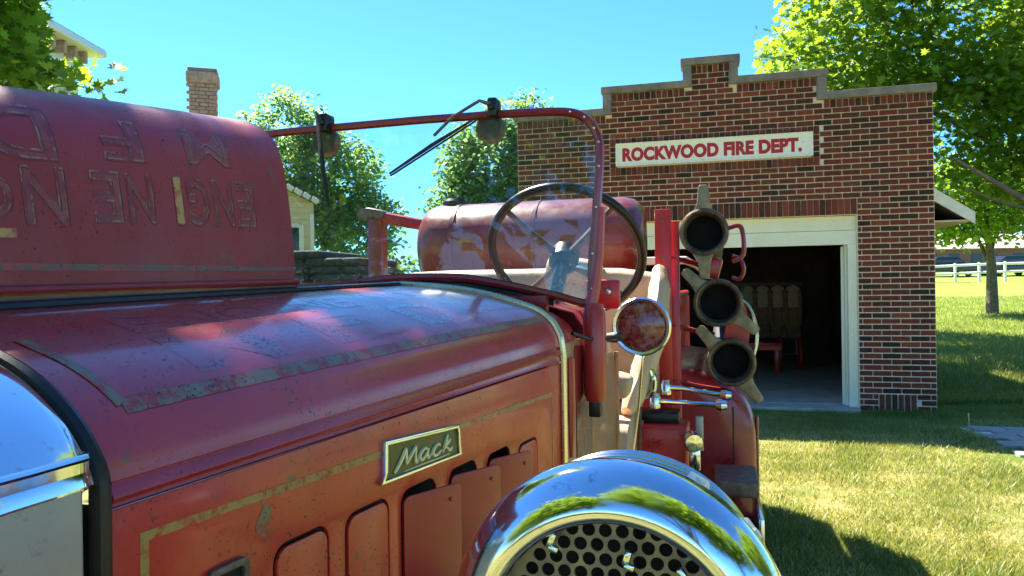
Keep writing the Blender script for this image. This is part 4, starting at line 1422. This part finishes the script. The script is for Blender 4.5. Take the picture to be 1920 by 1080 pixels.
WF = 1.85
def windscreen():
    O = []
    right = [(-.311, 1.462), (-.303, 1.55), (-.290, 1.70), (-.281, 1.83), (-.288, 1.888), (-.318, 1.930), (-.375, 1.950)]
    top = [(AX + k * .12, 1.955 + .003 * (1 - abs(k) / 3)) for k in (2, 1, 0, -1, -2, -3)]
    left = [(2 * AX - v - .12, z) for v, z in right[::-1]]
    bot = [(2 * AX + .52, 1.486), (2 * AX + .30, 1.510), (AX - .2, 1.527), (AX, 1.532), (AX + .2, 1.524), (-.40, 1.483)]
    bot = [(-1.27, 1.47), (-1.14, 1.500), (-.98, 1.516), (-.87, 1.529), (-.758, 1.532), (-.64, 1.527), (-.52, 1.506), (-.40, 1.479)]
    lp = right + top + left + bot
    lean = lambda z: WF + (z - 1.5) * .03
    P = catmull([(v, lean(z), z) for v, z in lp], 4, closed=True)
    fr = tp(MB().tube(P, .0115, 8, closed=True), 'windscreen_frame', 'maroon')
    # glass: triangulated inside of the same outline
    v2 = [Vector((p.x, p.z)) for p in P]
    res = delaunay_2d_cdt(v2, [], [list(range(len(v2)))], 1, 1e-5)
    gl = MB().add([(p.x, lean(p.y), p.y) for p in res[0]], [tuple(f) for f in res[2]])
    tp(gl.shell(.004), 'windscreen_glass', 'glass', fr, 0)
    rv = MB()
    for p in P[2:26:3]:
        rv.lathe([(0, .014), (.003, .013), (.004, .010)], p, (0, -1, 0), 8)
    tp(rv, 'rivet', 'dull_chrome', fr)
    # rubber strip under the frame
    tp(MB().tube([(v, lean(z) - .004, z - .018) for v, z in bot], .009, 6), 'bottom_seal', 'black', fr)
    # stanchion
    for sg in (1, -1):
        x = (AX + .46) if sg > 0 else (AX - .58)
        st = tp(MB().lathe([(0, 0), (.022, .002), (.028, .02), (.029, .10), (.028, .23), (.022, .245), (0, .247)], (x, 1.842, 1.212), (0, 0, 1), 20), 'windscreen_post', 'red')
        tp(MB().box((x, 1.842, 1.20), (.03, .03, .05), bevel=.004), 'post_foot', 'black', st)
        tp(MB().tube([(x - sg * .012, 1.845, 1.44), (x + sg * .0, 1.852, 1.50), (x + sg * .012, 1.853, 1.58), (x + sg * .02, 1.856, 1.70)], [.018, .016, .013, .010], 8), 'post_arm', 'red', st)
    # wipers
    def wiper(pv, elbow, b0, b1, nm):
        px, pz = pv
        mo = MB()
        mo.lathe([(0, 0), (.034, .002), (.04, .012), (.04, .03), (.03, .042), (0, .044)], (px - .022, 1.872, pz - .035), (0, 1, 0), 18)
        mo.box((px - .022, 1.885, pz - .015), (.06, .03, .05), bevel=.008)
        w = tp(mo, 'wiper_motor', 'steel')
        tp(MB().box((px, 1.855, pz + .008), (.026, .05, .05), bevel=.006).lathe([(0, .02), (.008, .018), (.009, 0)], (px, 1.835, pz + .006), (0, -1, 0), 10), 'pivot', 'black', w)
        A = [(px, 1.825, pz + .012)] + elbow
        tp(MB().tube(A, [.006] + [.0045] * (len(A) - 1), 6), 'wiper_arm', 'steel', w)
        tp(MB().tube([b0, ((b0[0] + b1[0]) / 2, b0[1] - .006, (b0[2] + b1[2]) / 2 + .001), b1], [.003, .0055, .003], 6), 'wiper_blade', 'rubber', w)
        n = (Vector(b1) - Vector(b0)).normalized()
        tp(MB().tube([Vector(b0) + Vector((0, .006, -.005)), Vector(b1) + Vector((0, .006, -.005))], .0028, 5), 'wiper_rubber', 'black', w)
    wiper((-.556, 1.962), [(-.585, 1.82, 1.985), (-.66, 1.824, 1.950), (-.715, 1.828, 1.905)], (-.598, 1.832, 1.945), (-.845, 1.83, 1.812), 'r')
    wiper((-1.045, 1.958), [(-1.055, 1.82, 1.99), (-1.052, 1.82, 1.94), (-1.05, 1.826, 1.88)], (-1.052, 1.828, 1.93), (-1.03, 1.83, 1.73), 'l')
windscreen()

def steering():
    c = Vector((-.452, 2.26, 1.605))
    ax = Vector((0, .80, .60)).normalized()         # towards the driver
    e1 = Vector((1, 0, 0)); e2 = ax.cross(e1).normalized()
    t = tp(MB().tube([c + (e1 * math.cos(a) + e2 * math.sin(a)) * .235 for a in np.linspace(0, 2 * math.pi, 61)[:-1]], .0145, 12, closed=True), 'steering_wheel', 'black')
    for k in range(4):
        a = R(45 + 90 * k)
        d = e1 * math.cos(a) + e2 * math.sin(a)
        tp(MB().tube([c - ax * .03 + d * .03, c - ax * .02 + d * .12, c + d * .23], [.013, .010, .009], 8), 'spoke', 'steel', t)
    tp(MB().lathe([(0, .02), (.03, .018), (.045, 0), (.045, -.05), (.028, -.07)], c, ax, 20), 'hub', 'black', t)
    tp(MB().tube([c - ax * .06, c - ax * .72], .022, 12), 'steering_column', 'black', t)
    tp(MB().tube([c - ax * .05, c - ax * .05 + e1 * .09 + e2 * .03], .005, 6), 'spark_lever', 'dull_chrome', t)
steering()

def spotlight():
    c = Vector((-.195, 1.99, 1.393)); d = Vector((-.05, -1, -.02)).normalized()
    s = tp(MB().lathe([(0, -.075), (.03, -.07), (.06, -.045), (.072, -.012), (.073, .0)], c, d, 28), 'spotlight', 'red')
    tp(MB().lathe([(.066, .0), (.077, -.006), (.0785, .006), (.074, .014), (.067, .012)], c, d, 36, closed=True), 'rim', 'dull_chrome', s)
    tp(MB().lathe([(.0, .022), (.03, .019), (.055, .012), (.069, .004)], c, d, 36), 'lens', 'lens', s)
    tp(MB().tube([c + Vector((-.02, .03, -.06)), c + Vector((-.06, .0, -.03)), (-.262, 1.92, 1.365), (-.305, 1.80, 1.372), (-.335, 1.74, 1.39)], .005, 8), 'bracket_arm', 'black', s)
    tp(MB().lathe([(0, .02), (.012, .018), (.014, 0), (.014, -.03)], c + Vector((-.075, .0, -.03)), (-1, 0, 0), 12), 'swivel', 'steel', s)
    tp(MB().tube(catmull([c + Vector((-.0, .03, -.07)), (-.20, 2.02, 1.27), (-.215, 2.06, 1.15), (-.235, 2.05, 1.0)], 5), .003, 6), 'cable', 'brass', s)
spotlight()

def radiator():
    # chrome shell in front of the hood: section swept forwards, nearly the hood's own section
    def ring(u, sc, dz, inset=0):
        out = []
        for k in range(-42, 43):
            d, z = sec(U0, abs(k) / 42)
            out.append((AX + math.copysign(d * sc, k), u, z + dz))
        return out
    us = [(.508, .96, -.012), (.514, 1.0, -.005), (.513, 1.035, -.001), (.506, 1.058, .001), (.494, 1.07, .002), (.47, 1.076, .002), (.43, 1.074, .002), (.39, 1.062, .000), (.35, 1.035, -.006), (.32, .99, -.018), (.302, .93, -.035), (.298, .88, -.05)]
    rows = []
    for u, sc, dz in us:
        r = ring(u, sc, dz)
        lo = 1.3655
        L = r[0]; Rr = r[-1]
        r = [(L[0], u, lo)] + r + [(Rr[0], u, lo)]
        rows.append(r)
    s = tp(MB().grid(rows).shell(.004), 'radiator_shell', 'chrome', smooth=50)
    # sides of shell: plain nickelled sheet under a moulded lip
    for sg in (1, -1):
        x = AX + sg * .247
        tp(MB().tube([(x - sg * .001, .502, 1.3625), (x + sg * .0005, .45, 1.3625), (x - sg * .001, .40, 1.3625), (x - sg * .008, .34, 1.3625)], .0035, 8), 'shell_lip', 'chrome', s)
        tp(MB().box((x - sg * .009, .405, 1.107), (.012, .195, .50), bevel=.005, seg=3), 'shell_side', 'brushed', s)
    # black lacing strip between shell and hood
    P = []
    for k in range(-42, 43):
        d, z = sec(U0, abs(k) / 42)
        P.append((AX + math.copysign(d + .004, k), .527, z - .002))
    P = [(P[0][0], .527, zz) for zz in (.95, 1.1, 1.25)] + P + [(P[-1][0], .527, zz) for zz in (1.25, 1.1, .95)]
    tp(MB().tube(P, .009, 8), 'lacing_strip', 'black', s)
    tp(MB().box((AX, .53, 1.10), (.425, .02, .42)), 'radiator_core', 'void', s)
    g = MB()
    for k in range(22):
        g.box((AX - .21 + k * .02, .302, 1.12), (.006, .01, .52))
    tp(g, 'radiator_fins', 'dull_chrome', s)
    tp(MB().lathe([(0, .05), (.02, .048), (.032, .03), (.035, 0)], (AX, .41, 1.475), (0, 0, 1), 20), 'radiator_cap', 'chrome', s)
    tp(MB().box((side_v(.535, -.012), .533, 1.22), (.012, .012, .014), bevel=.002), 'strap_stud', 'dull_chrome', s)
radiator()

def siren():
    c = Vector((-.085, .60, 1.213)); d = Vector((0, -1, 0.0))
    Rr = .143
    prof = [(.0975, .002), (.0985, .014), (.1005, .0185), (.1045, .0205), (.112, .0195), (.121, .0155), (.130, .009), (.137, .0015), (.1415, -.007), (Rr, -.016), (.1425, -.024), (.139, -.031), (.130, -.034)]
    s = tp(MB().lathe(prof, c, d, 72), 'siren', 'chrome', smooth=60)
    body = [(.132, -.028), (.131, -.06), (.128, -.10), (.122, -.15), (.112, -.19), (.098, -.215), (.07, -.232), (.0, -.238)]
    tp(MB().lathe(body, c, d, 56), 'siren_body', 'dull_chrome', s, 50)
    ri = MB()
    for q in (-.07, -.09, -.11, -.13):
        r = np.interp(-q, [.028, .06, .10, .15], [.132, .131, .128, .122])
        ri.tube([c + d * q + Vector((math.cos(a), 0, math.sin(a))) * (r + .0005) for a in np.linspace(0, 2 * math.pi, 57)[:-1]], .0018, 5, closed=True)
    tp(ri, 'cooling_rib', 'dull_chrome', s)
    # perforated grille
    loops = [[(.100 * math.cos(a), .100 * math.sin(a)) for a in np.linspace(0, 2 * math.pi, 49)[:-1]]]
    p = .0140
    for i in range(-9, 10):
        for j in range(-10, 11):
            x = i * p + (p / 2 if j % 2 else 0); y = j * p * .866
            if math.hypot(x, y) < .092:
                loops.append([(x + .0056 * math.cos(a), y + .0056 * math.sin(a)) for a in np.linspace(0, 2 * math.pi, 13)[:-1]])
    m = Matrix.Translation(c + d * -.012) @ Matrix.Rotation(R(90), 4, 'X')
    tp(MB().prism(loops, .0025, m), 'grille', 'grille', s, 30)
    tp(MB().lathe([(.099, -.03), (.099, .01)], c, d, 40), 'throat', 'red', s)
    tp(MB().lathe([(0, -.05), (.099, -.05)], c, d, 40).box(c + Vector((0, .045, .02)), (.03, .01, .15)).box(c + Vector((0, .043, 0)), (.15, .01, .03)), 'rotor', 'void', s)
    # wing fittings and clips
    for x, z, a in ((.012, .068, .3), (.056, .058, -.6), (-.050, .078, .4)):
        q = c + Vector((x, -.002, z))
        tp(MB().box(q, (.006, .006, .013), Matrix.Rotation(a, 3, 'Y'), .0022).box(q + Vector((.002, -.003, -.006)), (.009, .005, .006), Matrix.Rotation(a, 3, 'Y'), .002), 'grille_clip', 'chrome', s)
    for a in (35, 60, 150):
        q = c + Vector((math.cos(R(a)) * .132, .035 + .012, math.sin(R(a)) * .132))
        tp(MB().box(q, (.02, .05, .012), Matrix.Rotation(-R(a - 90), 3, 'Y'), .003).lathe([(0, .01), (.005, .009), (.006, 0)], q, (math.cos(R(a)), 0, math.sin(R(a))), 8), 'clamp', 'white', s)
    tp(MB().tube([(c.x, .72, c.z - .12), (c.x, .74, .98), (c.x, .74, .90)], [.03, .028, .05], 14), 'siren_stand', 'dull_chrome', s)
siren()

def wheels_and_fenders():
    def wheel(v, u, r=.47, w=.22):
        t = tp(MB().lathe([(r * .62, -w / 2), (r * .9, -w / 2), (r, -w * .36), (r, w * .36), (r * .9, w / 2), (r * .62, w / 2)], (v, u, r - .01), (1, 0, 0), 40), 'wheel', 'rubber')
        tp(MB().lathe([(0, -.03), (.08, -.03), (.12, .0), (r * .5, .02), (r * .63, w * .45), (r * .63, -w * .45), (r * .5, -.02), (0, -.02)], (v, u, r - .01), (1, 0, 0), 32), 'rim', 'red', t)
    for sg in (1, -1):
        wheel(AX + sg * .70, .92); wheel(AX + sg * .70, 4.05, .47, .36)
    # front fenders: shallow crowned mudguards
    for sg in (1, -1):
        rows = []
        for k in range(17):
            a = R(160 - 140 * k / 16)
            u = .95 - .60 * math.cos(a) * 1.05; z = .36 + .57 * math.sin(a)
            rows.append([(AX + sg * (.52 + w), u, z - h) for w, h in ((0, .02), (.04, .0), (.16, -.015), (.30, .0), (.36, .03), (.375, .10))])
        tp(MB().grid(rows).shell(.006), 'front_fender', 'maroon', smooth=50)
    # rear fender: big rounded shell, blind at the front
    for sg in (1, -1):
        prof = [(-.42, 1.150), (-.30, 1.152), (-.17, 1.148), (-.08, 1.135), (0, 1.105), (.07, 1.06), (.118, 1.00), (.146, .93), (.156, .85), (.157, .70), (.157, .55), (.155, .42)]
        P = catmull([(a, b, 0) for a, b in prof], 4)
        rows = []
        for du, sc, dz in ((0.0, .80, -.10), (.004, .93, -.035), (.02, .975, -.012), (.06, .995, -.003), (.14, 1.0, 0), (.75, 1.0, .0), (1.3, 1.0, -.01), (1.55, .98, -.05)):
            r = []
            for p in P:
                v = -.42 + (p.x + .42) * sc; z = p.y + dz * max(0, (p.y - .42) / .73)
                r.append((v if sg > 0 else 2 * AX - v, 3.28 + du, z))
            rows.append(r)
        cap = [(-.42 if sg > 0 else 2 * AX + .42, 3.28, p[2]) for p in rows[0]]
        rows.insert(0, cap)
        rf = tp(MB().grid(rows).shell(.008), 'rear_fender', 'maroon', smooth=50)
        if sg > 0:
            tp(MB().tube([(.058, 3.285, z) for z in (.98, .8, .6, .43)], .005, 6), 'fender_seam', 'black', rf)
            tp(MB().tube([(.157, 3.36, z) for z in (.93, .8, .6, .43)], .008, 8), 'fender_bead', 'maroon', rf)
    # running boards
    for sg in (1, -1):
        def X(v): return v if sg > 0 else 2 * AX - v
        rb = tp(MB().box((X(-.10), 2.62, .48), (.50, 1.36, .05), bevel=.006), 'running_board', 'steel')
        tp(MB().box((X(.156), 2.62, .488), (.012, 1.37, .075), bevel=.003), 'board_edge', 'dull_chrome', rb)
        tr = MB()
        for k in range(30):
            tr.box((X(-.10), 1.98 + k * .044, .508), (.48, .014, .008))
        tp(tr, 'board_tread', 'rubber', rb)
    # chassis, floor, body
    for sg in (1, -1):
        tp(MB().box((AX + sg * .36, 3.0, .62), (.08, 5.2, .16), bevel=.008), 'frame_rail', 'black')
    for u in (.92, 4.05):
        tp(MB().tube([(AX - .70, u, .46), (AX + .70, u, .46)], .05, 12), 'axle', 'black')
    tp(MB().box((AX, 2.45, .80), (.98, 1.0, .06), bevel=.006), 'cab_floor', 'maroon')
    tp(MB().box((AX, .12, .55), (1.5, .06, .16), bevel=.015), 'front_bumper', 'dull_chrome')
wheels_and_fenders()

def seats():
    # bench back and cushion in cracked cream vinyl
    sb = MB()
    rows = []
    def slab(cu, cz, du, dz, v0, v1, bulge):
        r = []
        n = 20
        for j in range(9):
            v = v0 + (v1 - v0) * j / 8
            e = 1 - .10 * (abs(2 * j / 8 - 1) ** 6)
            rr = []
            for k in range(n + 1):
                a = 2 * math.pi * k / n
                ca, sa = math.cos(a), math.sin(a)
                rr.append((v, cu + du * e * math.copysign(abs(ca) ** .45, ca), cz + dz * e * math.copysign(abs(sa) ** .45, sa)))
            r.append(rr)
        m = MB().grid(r)
        m.add(r[0][:-1], [tuple(range(n))]); m.add(r[-1][:-1], [tuple(range(n))])
        return m
    tp(slab(2.66, 1.33, .075, .24, AX - .50, -.20, 0), 'seat_back', 'leather', smooth=60)
    tp(slab(2.42, 1.02, .27, .085, AX - .50, -.26, 0), 'seat_cushion', 'leather', smooth=60)
    tp(MB().box((AX + .0, 2.45, .89), (1.06, .52, .12), bevel=.01), 'seat_box', 'maroon')
    # wing at the seat's end and a cushion roll over the dash
    P = catmull([(-.195, 2.64, 1.555), (-.19, 2.55, 1.47), (-.205, 2.46, 1.34), (-.24, 2.38, 1.20), (-.275, 2.30, 1.11)], 5)
    tp(MB().tube(P, [.010 + .032 * max(0, math.sin((i + .4) / (len(P) - .2) * math.pi)) ** .5 + .0025 * math.sin(i * 1.9) for i in range(len(P))], 12, flat=1.5), 'seat_bolster', 'leather')
    tp(MB().box((-.28, 2.22, 1.205), (.06, .10, .07), Matrix.Rotation(.3, 3, 'Y'), .02, 3), 'arm_pad', 'leather')
    tp(MB().box((AX + .27, 2.60, 1.56), (.20, .12, .09), Matrix.Rotation(.15, 3, 'Y'), .035, 3), 'head_cushion', 'leather')
seats()

def tank():
    c0, c1 = -1.36, -.30
    r = .205; zc = 1.695; u = 3.34
    prof = [(.0, 0), (.10, .006), (.16, .025), (.19, .05), (r, .10), (r, .96), (.195, 1.01), (.17, 1.035), (.15, 1.05), (.145, 1.04), (0, 1.04)]
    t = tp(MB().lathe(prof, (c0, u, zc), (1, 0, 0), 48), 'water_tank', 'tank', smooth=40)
    for d in (.20, .58):
        tp(MB().lathe([(r + .001, d - .012), (r + .004, d - .010), (r + .004, d + .010), (r + .001, d + .012)], (c0, u, zc), (1, 0, 0), 48), 'tank_strap', 'tank', t)
    tp(MB().lathe([(0, .035), (.05, .033), (.06, .02), (.06, -.02)], (c0 + .16, u, zc + r - .005), (0, 0, 1), 18), 'filler_cap', 'black', t)
    tp(MB().box((AX - .07, u, 1.45), (1.0, .30, .12), bevel=.01), 'tank_cradle', 'red')
    # hose-bed body behind the seat
    for sg in (1, -1):
        X = AX + sg * .54
        tp(MB().box((X, 4.35, 1.12), (.035, 2.6, .62), bevel=.006), 'body_side', 'bright')
        tp(MB().tube([(X, 3.05, 1.45), (X, 5.62, 1.45)], .018, 10), 'body_rail', 'bright')
    tp(MB().box((AX, 5.66, 1.12), (1.06, .035, .62), bevel=.006), 'tail_board', 'red')
    tp(MB().box((AX, 4.35, .85), (1.06, 2.6, .05)), 'bed_floor', 'steel')
    tp(MB().box((AX, 3.06, 1.12), (1.04, .03, .62), bevel=.006), 'body_front', 'maroon')
    tp(MB().tube([(-.30, 3.0, 1.60), (-.12, 3.0, 1.60), (-.10, 3.9, 1.60), (-.1, 5.2, 1.60)], .016, 10), 'grab_rail', 'white')
tank()

def side_fittings():
    # red perforated upright carrying the suction hoses
    up = tp(MB().box((-.182, 2.66, 1.37), (.056, .018, .80), bevel=.002), 'hose_upright', 'bright')
    h = MB()
    for z in (1.735, 1.60, 1.47, 1.30, 1.15):
        h.lathe([(0, .012), (.004, .011), (.005, .008)], (-.186, 2.66, z), (0, -1, 0), 8)
    tp(h, 'bolt', 'steel', up)
    tp(MB().box((-.15, 2.70, 1.18), (.045, .03, 1.10), bevel=.003), 'hose_post', 'bright')
    for z, v in ((1.575, -.02), (1.335, .02), (1.14, .055)):
        tp(MB().tube(catmull([(-.17, 2.69, z + .03), (-.08, 2.70, z + .005), (v - .03, 2.70, z - .01)], 4), .009, 8), 'hose_bracket', 'maroon')
    # pump shutoff levers, pointing outwards
    for v0, v1, u, z, z1 in ((-.205, .0, 2.50, 1.118, 1.112), (-.175, .015, 2.60, 1.150, 1.130)):
        lv = tp(MB().tube([(v0, u, z), (v0 + .06, u - .005, z - .002), (v1, u - .01, z1)], [.013, .008, .009], 10), 'pump_lever', 'chrome')
        tp(MB().lathe([(0, -.022), (.015, -.018), (.021, 0), (.015, .018), (0, .022)], (v1 + .008, u - .01, z1), (1, 0, 0), 16), 'knob', 'chrome', lv)
        tp(MB().lathe([(0, -.022), (.018, -.02), (.020, .015), (.012, .03), (0, .032)], (v0, u, z - .004), (0, 0, 1), 14), 'boss', 'dull_chrome', lv)
    # grab handle by the seat
    tp(MB().tube(catmull([(-.205, 2.36, 1.235), (-.195, 2.36, 1.20), (-.205, 2.37, 1.16), (-.235, 2.38, 1.145), (-.26, 2.38, 1.14)], 5), .010, 10), 'grab_handle', 'chrome')
    # bright red pump casing with a spoked hand wheel
    pc = tp(MB().box((-.20, 2.52, .965), (.21, .16, .165), bevel=.018, seg=3), 'pump_casing', 'bright')
    tp(MB().box((-.20, 2.53, 1.065), (.15, .11, .035), bevel=.006), 'pump_cover', 'black', pc)
    st = MB()
    for k in range(8):
        a = k * math.pi / 4
        st.tube([(-.205, 2.436, .985), (-.205 + .03 * math.cos(a), 2.434, .985 + .02 * math.sin(a))], .003, 5)
    tp(st, 'cast_star', 'bright', pc)
    tp(MB().prism([[(-.30, .98), (-.235, 1.05), (-.235, 1.065), (-.33, 1.065), (-.33, .98)]], .012, Matrix.Translation((0, 2.42, 0)) @ Matrix.Rotation(R(90), 4, 'X'), .002), 'gusset', 'bright')
    tp(MB().tube([(-.245, 2.40, 1.17), (-.245, 2.40, 1.02), (-.25, 2.40, .92)], .005, 6), 'drain_pipe', 'steel')
    # chromed outlet cap seen edge-on
    oc = tp(MB().lathe([(0, .0), (.022, .0), (.030, .008), (.032, .035), (.026, .05), (.0, .052)], (-.085, 2.37, 1.02), (.25, -1, -.05), 20).box((-.075, 2.40, .955), (.035, .04, .075), bevel=.006), 'outlet_cap', 'chrome')
    tp(MB().box((-.06, 2.42, 1.03), (.024, .014, .11), bevel=.003), 'outlet_strap', 'brushed', oc)
    # step bracket by the running board
    tp(MB().box((.06, 3.0, .74), (.16, .28, .06), bevel=.01), 'step', 'steel')
    tp(MB().box((.135, 2.9, .62), (.02, .5, .16), bevel=.004), 'valance', 'dull_chrome')
    tp(MB().tube(catmull([(.05, 2.63, 1.60), (.078, 2.63, 1.585), (.088, 2.63, 1.55), (.075, 2.64, 1.52), (.05, 2.65, 1.525)], 5), .007, 8), 'hose_latch', 'maroon')
    tp(MB().tube(catmull([(.03, 2.62, 1.69), (.075, 2.62, 1.70), (.088, 2.62, 1.66), (.085, 2.62, 1.60), (.05, 2.62, 1.58)], 5), .008, 8), 'hose_handle', 'maroon')
    tp(MB().tube(catmull([(.055, 2.8, 1.46), (.11, 2.78, 1.42), (.135, 2.76, 1.32), (.11, 2.76, 1.22), (.06, 2.8, 1.16)], 5), .006, 8), 'retaining_strap', 'brass')
    tp(MB().prism([[(.02, 1.30), (.055, 1.48), (.10, 1.42), (.115, 1.34), (.10, 1.24)]], .01, Matrix.Translation((0, 2.82, 0)) @ Matrix.Rotation(R(90), 4, 'X')), 'hose_gusset', 'red')
    tp(MB().box((-.02, 2.74, 1.563), (.07, .05, .08), Matrix.Rotation(.25, 3, 'Y'), .012), 'hose_clamp', 'red')
side_fittings()

def boom():
    b = tp(MB().box((-1.86, 3.86, 1.42), (.085, .085, 1.0), bevel=.006), 'boom_post', 'maroon')
    tp(MB().box((-1.865, 3.85, 1.93), (.12, .10, .06), Matrix.Rotation(.2, 3, 'Y'), .02), 'boom_bracket', 'steel', b)
    tp(MB().lathe([(0, -.02), (.035, -.02), (.03, 0), (.035, .02), (0, .02)], (-1.93, 3.83, 1.93), (0, 1, 0), 14), 'pulley', 'steel', b)
    tp(MB().tube([(-1.84, 3.86, 1.915), (-1.70, 3.88, 1.885), (-1.50, 3.9, 1.845), (-1.25, 3.9, 1.80)], .033, 8), 'boom_arm', 'red', b)
    tp(MB().box((-1.56, 3.95, .95), (.70, .10, .10), bevel=.01), 'boom_outrigger', 'steel', b)
boom()

# suction hoses: three of a kind, each its own thing -------------------------
HOSES = [((-.041, 2.625, 1.683), (90, 270), 0.0, 'topmost suction hose end, wide open, with upright and downward lugs'),
         ((.003, 2.637, 1.439), (135, -38), 0.0, 'middle suction hose end of the three, lugs slanting left-up and right-down'),
         ((.043, 2.648, 1.233), (132, -55), 0.0, 'lowest suction hose end of the three, above the maroon rear fender')]
def suction_hose(c, lugs, label):
    c = Vector(c)
    h = thing('suction_hose', label, 'hose', TW_(*c), T_ROT, 'suction hoses on the truck side')
    def hp(mb, n, mat, par=None, smooth=40): return mb.build(n, M[mat], par or h, (0, 0, 0), smooth)
    d = (0, -1, 0)
    ring = [(.066, -.12), (.066, .004), (.069, .012), (.075, .015), (.081, .011), (.083, .0), (.083, -.03), (.076, -.036), (.076, -.05), (.080, -.055), (.080, -.09), (.070, -.10), (.068, -.16)]
    cp = hp(MB().lathe(ring, (0, 0, 0), d, 44), 'coupling', 'bronze')
    hp(MB().lathe([(.0, -.11), (.066, -.11)], (0, 0, 0), d, 24), 'bore', 'void', cp)
    hp(MB().lathe([(.0658 - (.003 if k % 2 else 0), -.006 - .006 * k) for k in range(17)], (0, 0, 0), d, 36), 'thread', 'steel', cp)
    for a in lugs:
        ca, sa = math.cos(R(a)), math.sin(R(a))
        m = Matrix(((sa, ca, 0, 0), (0, 0, 1, 0.008), (-ca, sa, 0, 0), (0, 0, 0, 1)))
        hp(MB().prism([[(-.030, .076), (.030, .076), (.022, .10), (.017, .155), (.011, .162), (-.011, .162), (-.017, .155), (-.022, .10)]], .022, m, .003), 'lug', 'alloy', cp)
    P = [(0, .14 + .35 * k, -.004 * k) for k in range(8)]
    hb = hp(MB().tube(P, .068, 20), 'hose_body', 'rubber')
    ri = MB()
    for k in range(40):
        y = .18 + k * .06
        ri.lathe([(.068, -.012), (.0715, 0), (.068, .012)], (0, y, -.004 * y / .35), (0, 1, 0), 20)
    hp(ri, 'hose_rib', 'rubber', hb)
for c, lg, _, lab in HOSES:
    suction_hose(c, lg, lab)

# folded hose lying at the far side of the bed -----------------------------
def hose_stack():
    base = (-2.25, 4.10, 1.50)
    t = thing('folded_fire_hose', 'dark folded fire hose piled in flat layers behind the raised hood panel', 'hose', TW_(*base), T_ROT)
    rr = random.Random(4)
    for l in range(5):
        for k in range(5):
            w = .12
            x = -.24 + k * .118 + rr.uniform(-.02, .02)
            z = .025 + l * .047
            if l == 4 and k > 2: continue
            MB().box((x, rr.uniform(-.04, .04), z), (w * .96, .55, .042), Matrix.Rotation(rr.gauss(0, .03), 3, 'Z'), .018, 3).build('hose_fold', M['canvas'], t)
    p = tp(MB().box((-2.2, 4.12, 1.475), (.95, .8, .04), bevel=.005), 'hose_shelf', 'steel')
    for x in (-2.6, -1.85):
        tp(MB().box((x, 4.12, .95), (.06, .06, .91)), 'shelf_leg', 'steel')
    tp(MB().box((-1.9, 4.12, .52), (1.5, .08, .08)), 'shelf_beam', 'steel')
hose_stack()
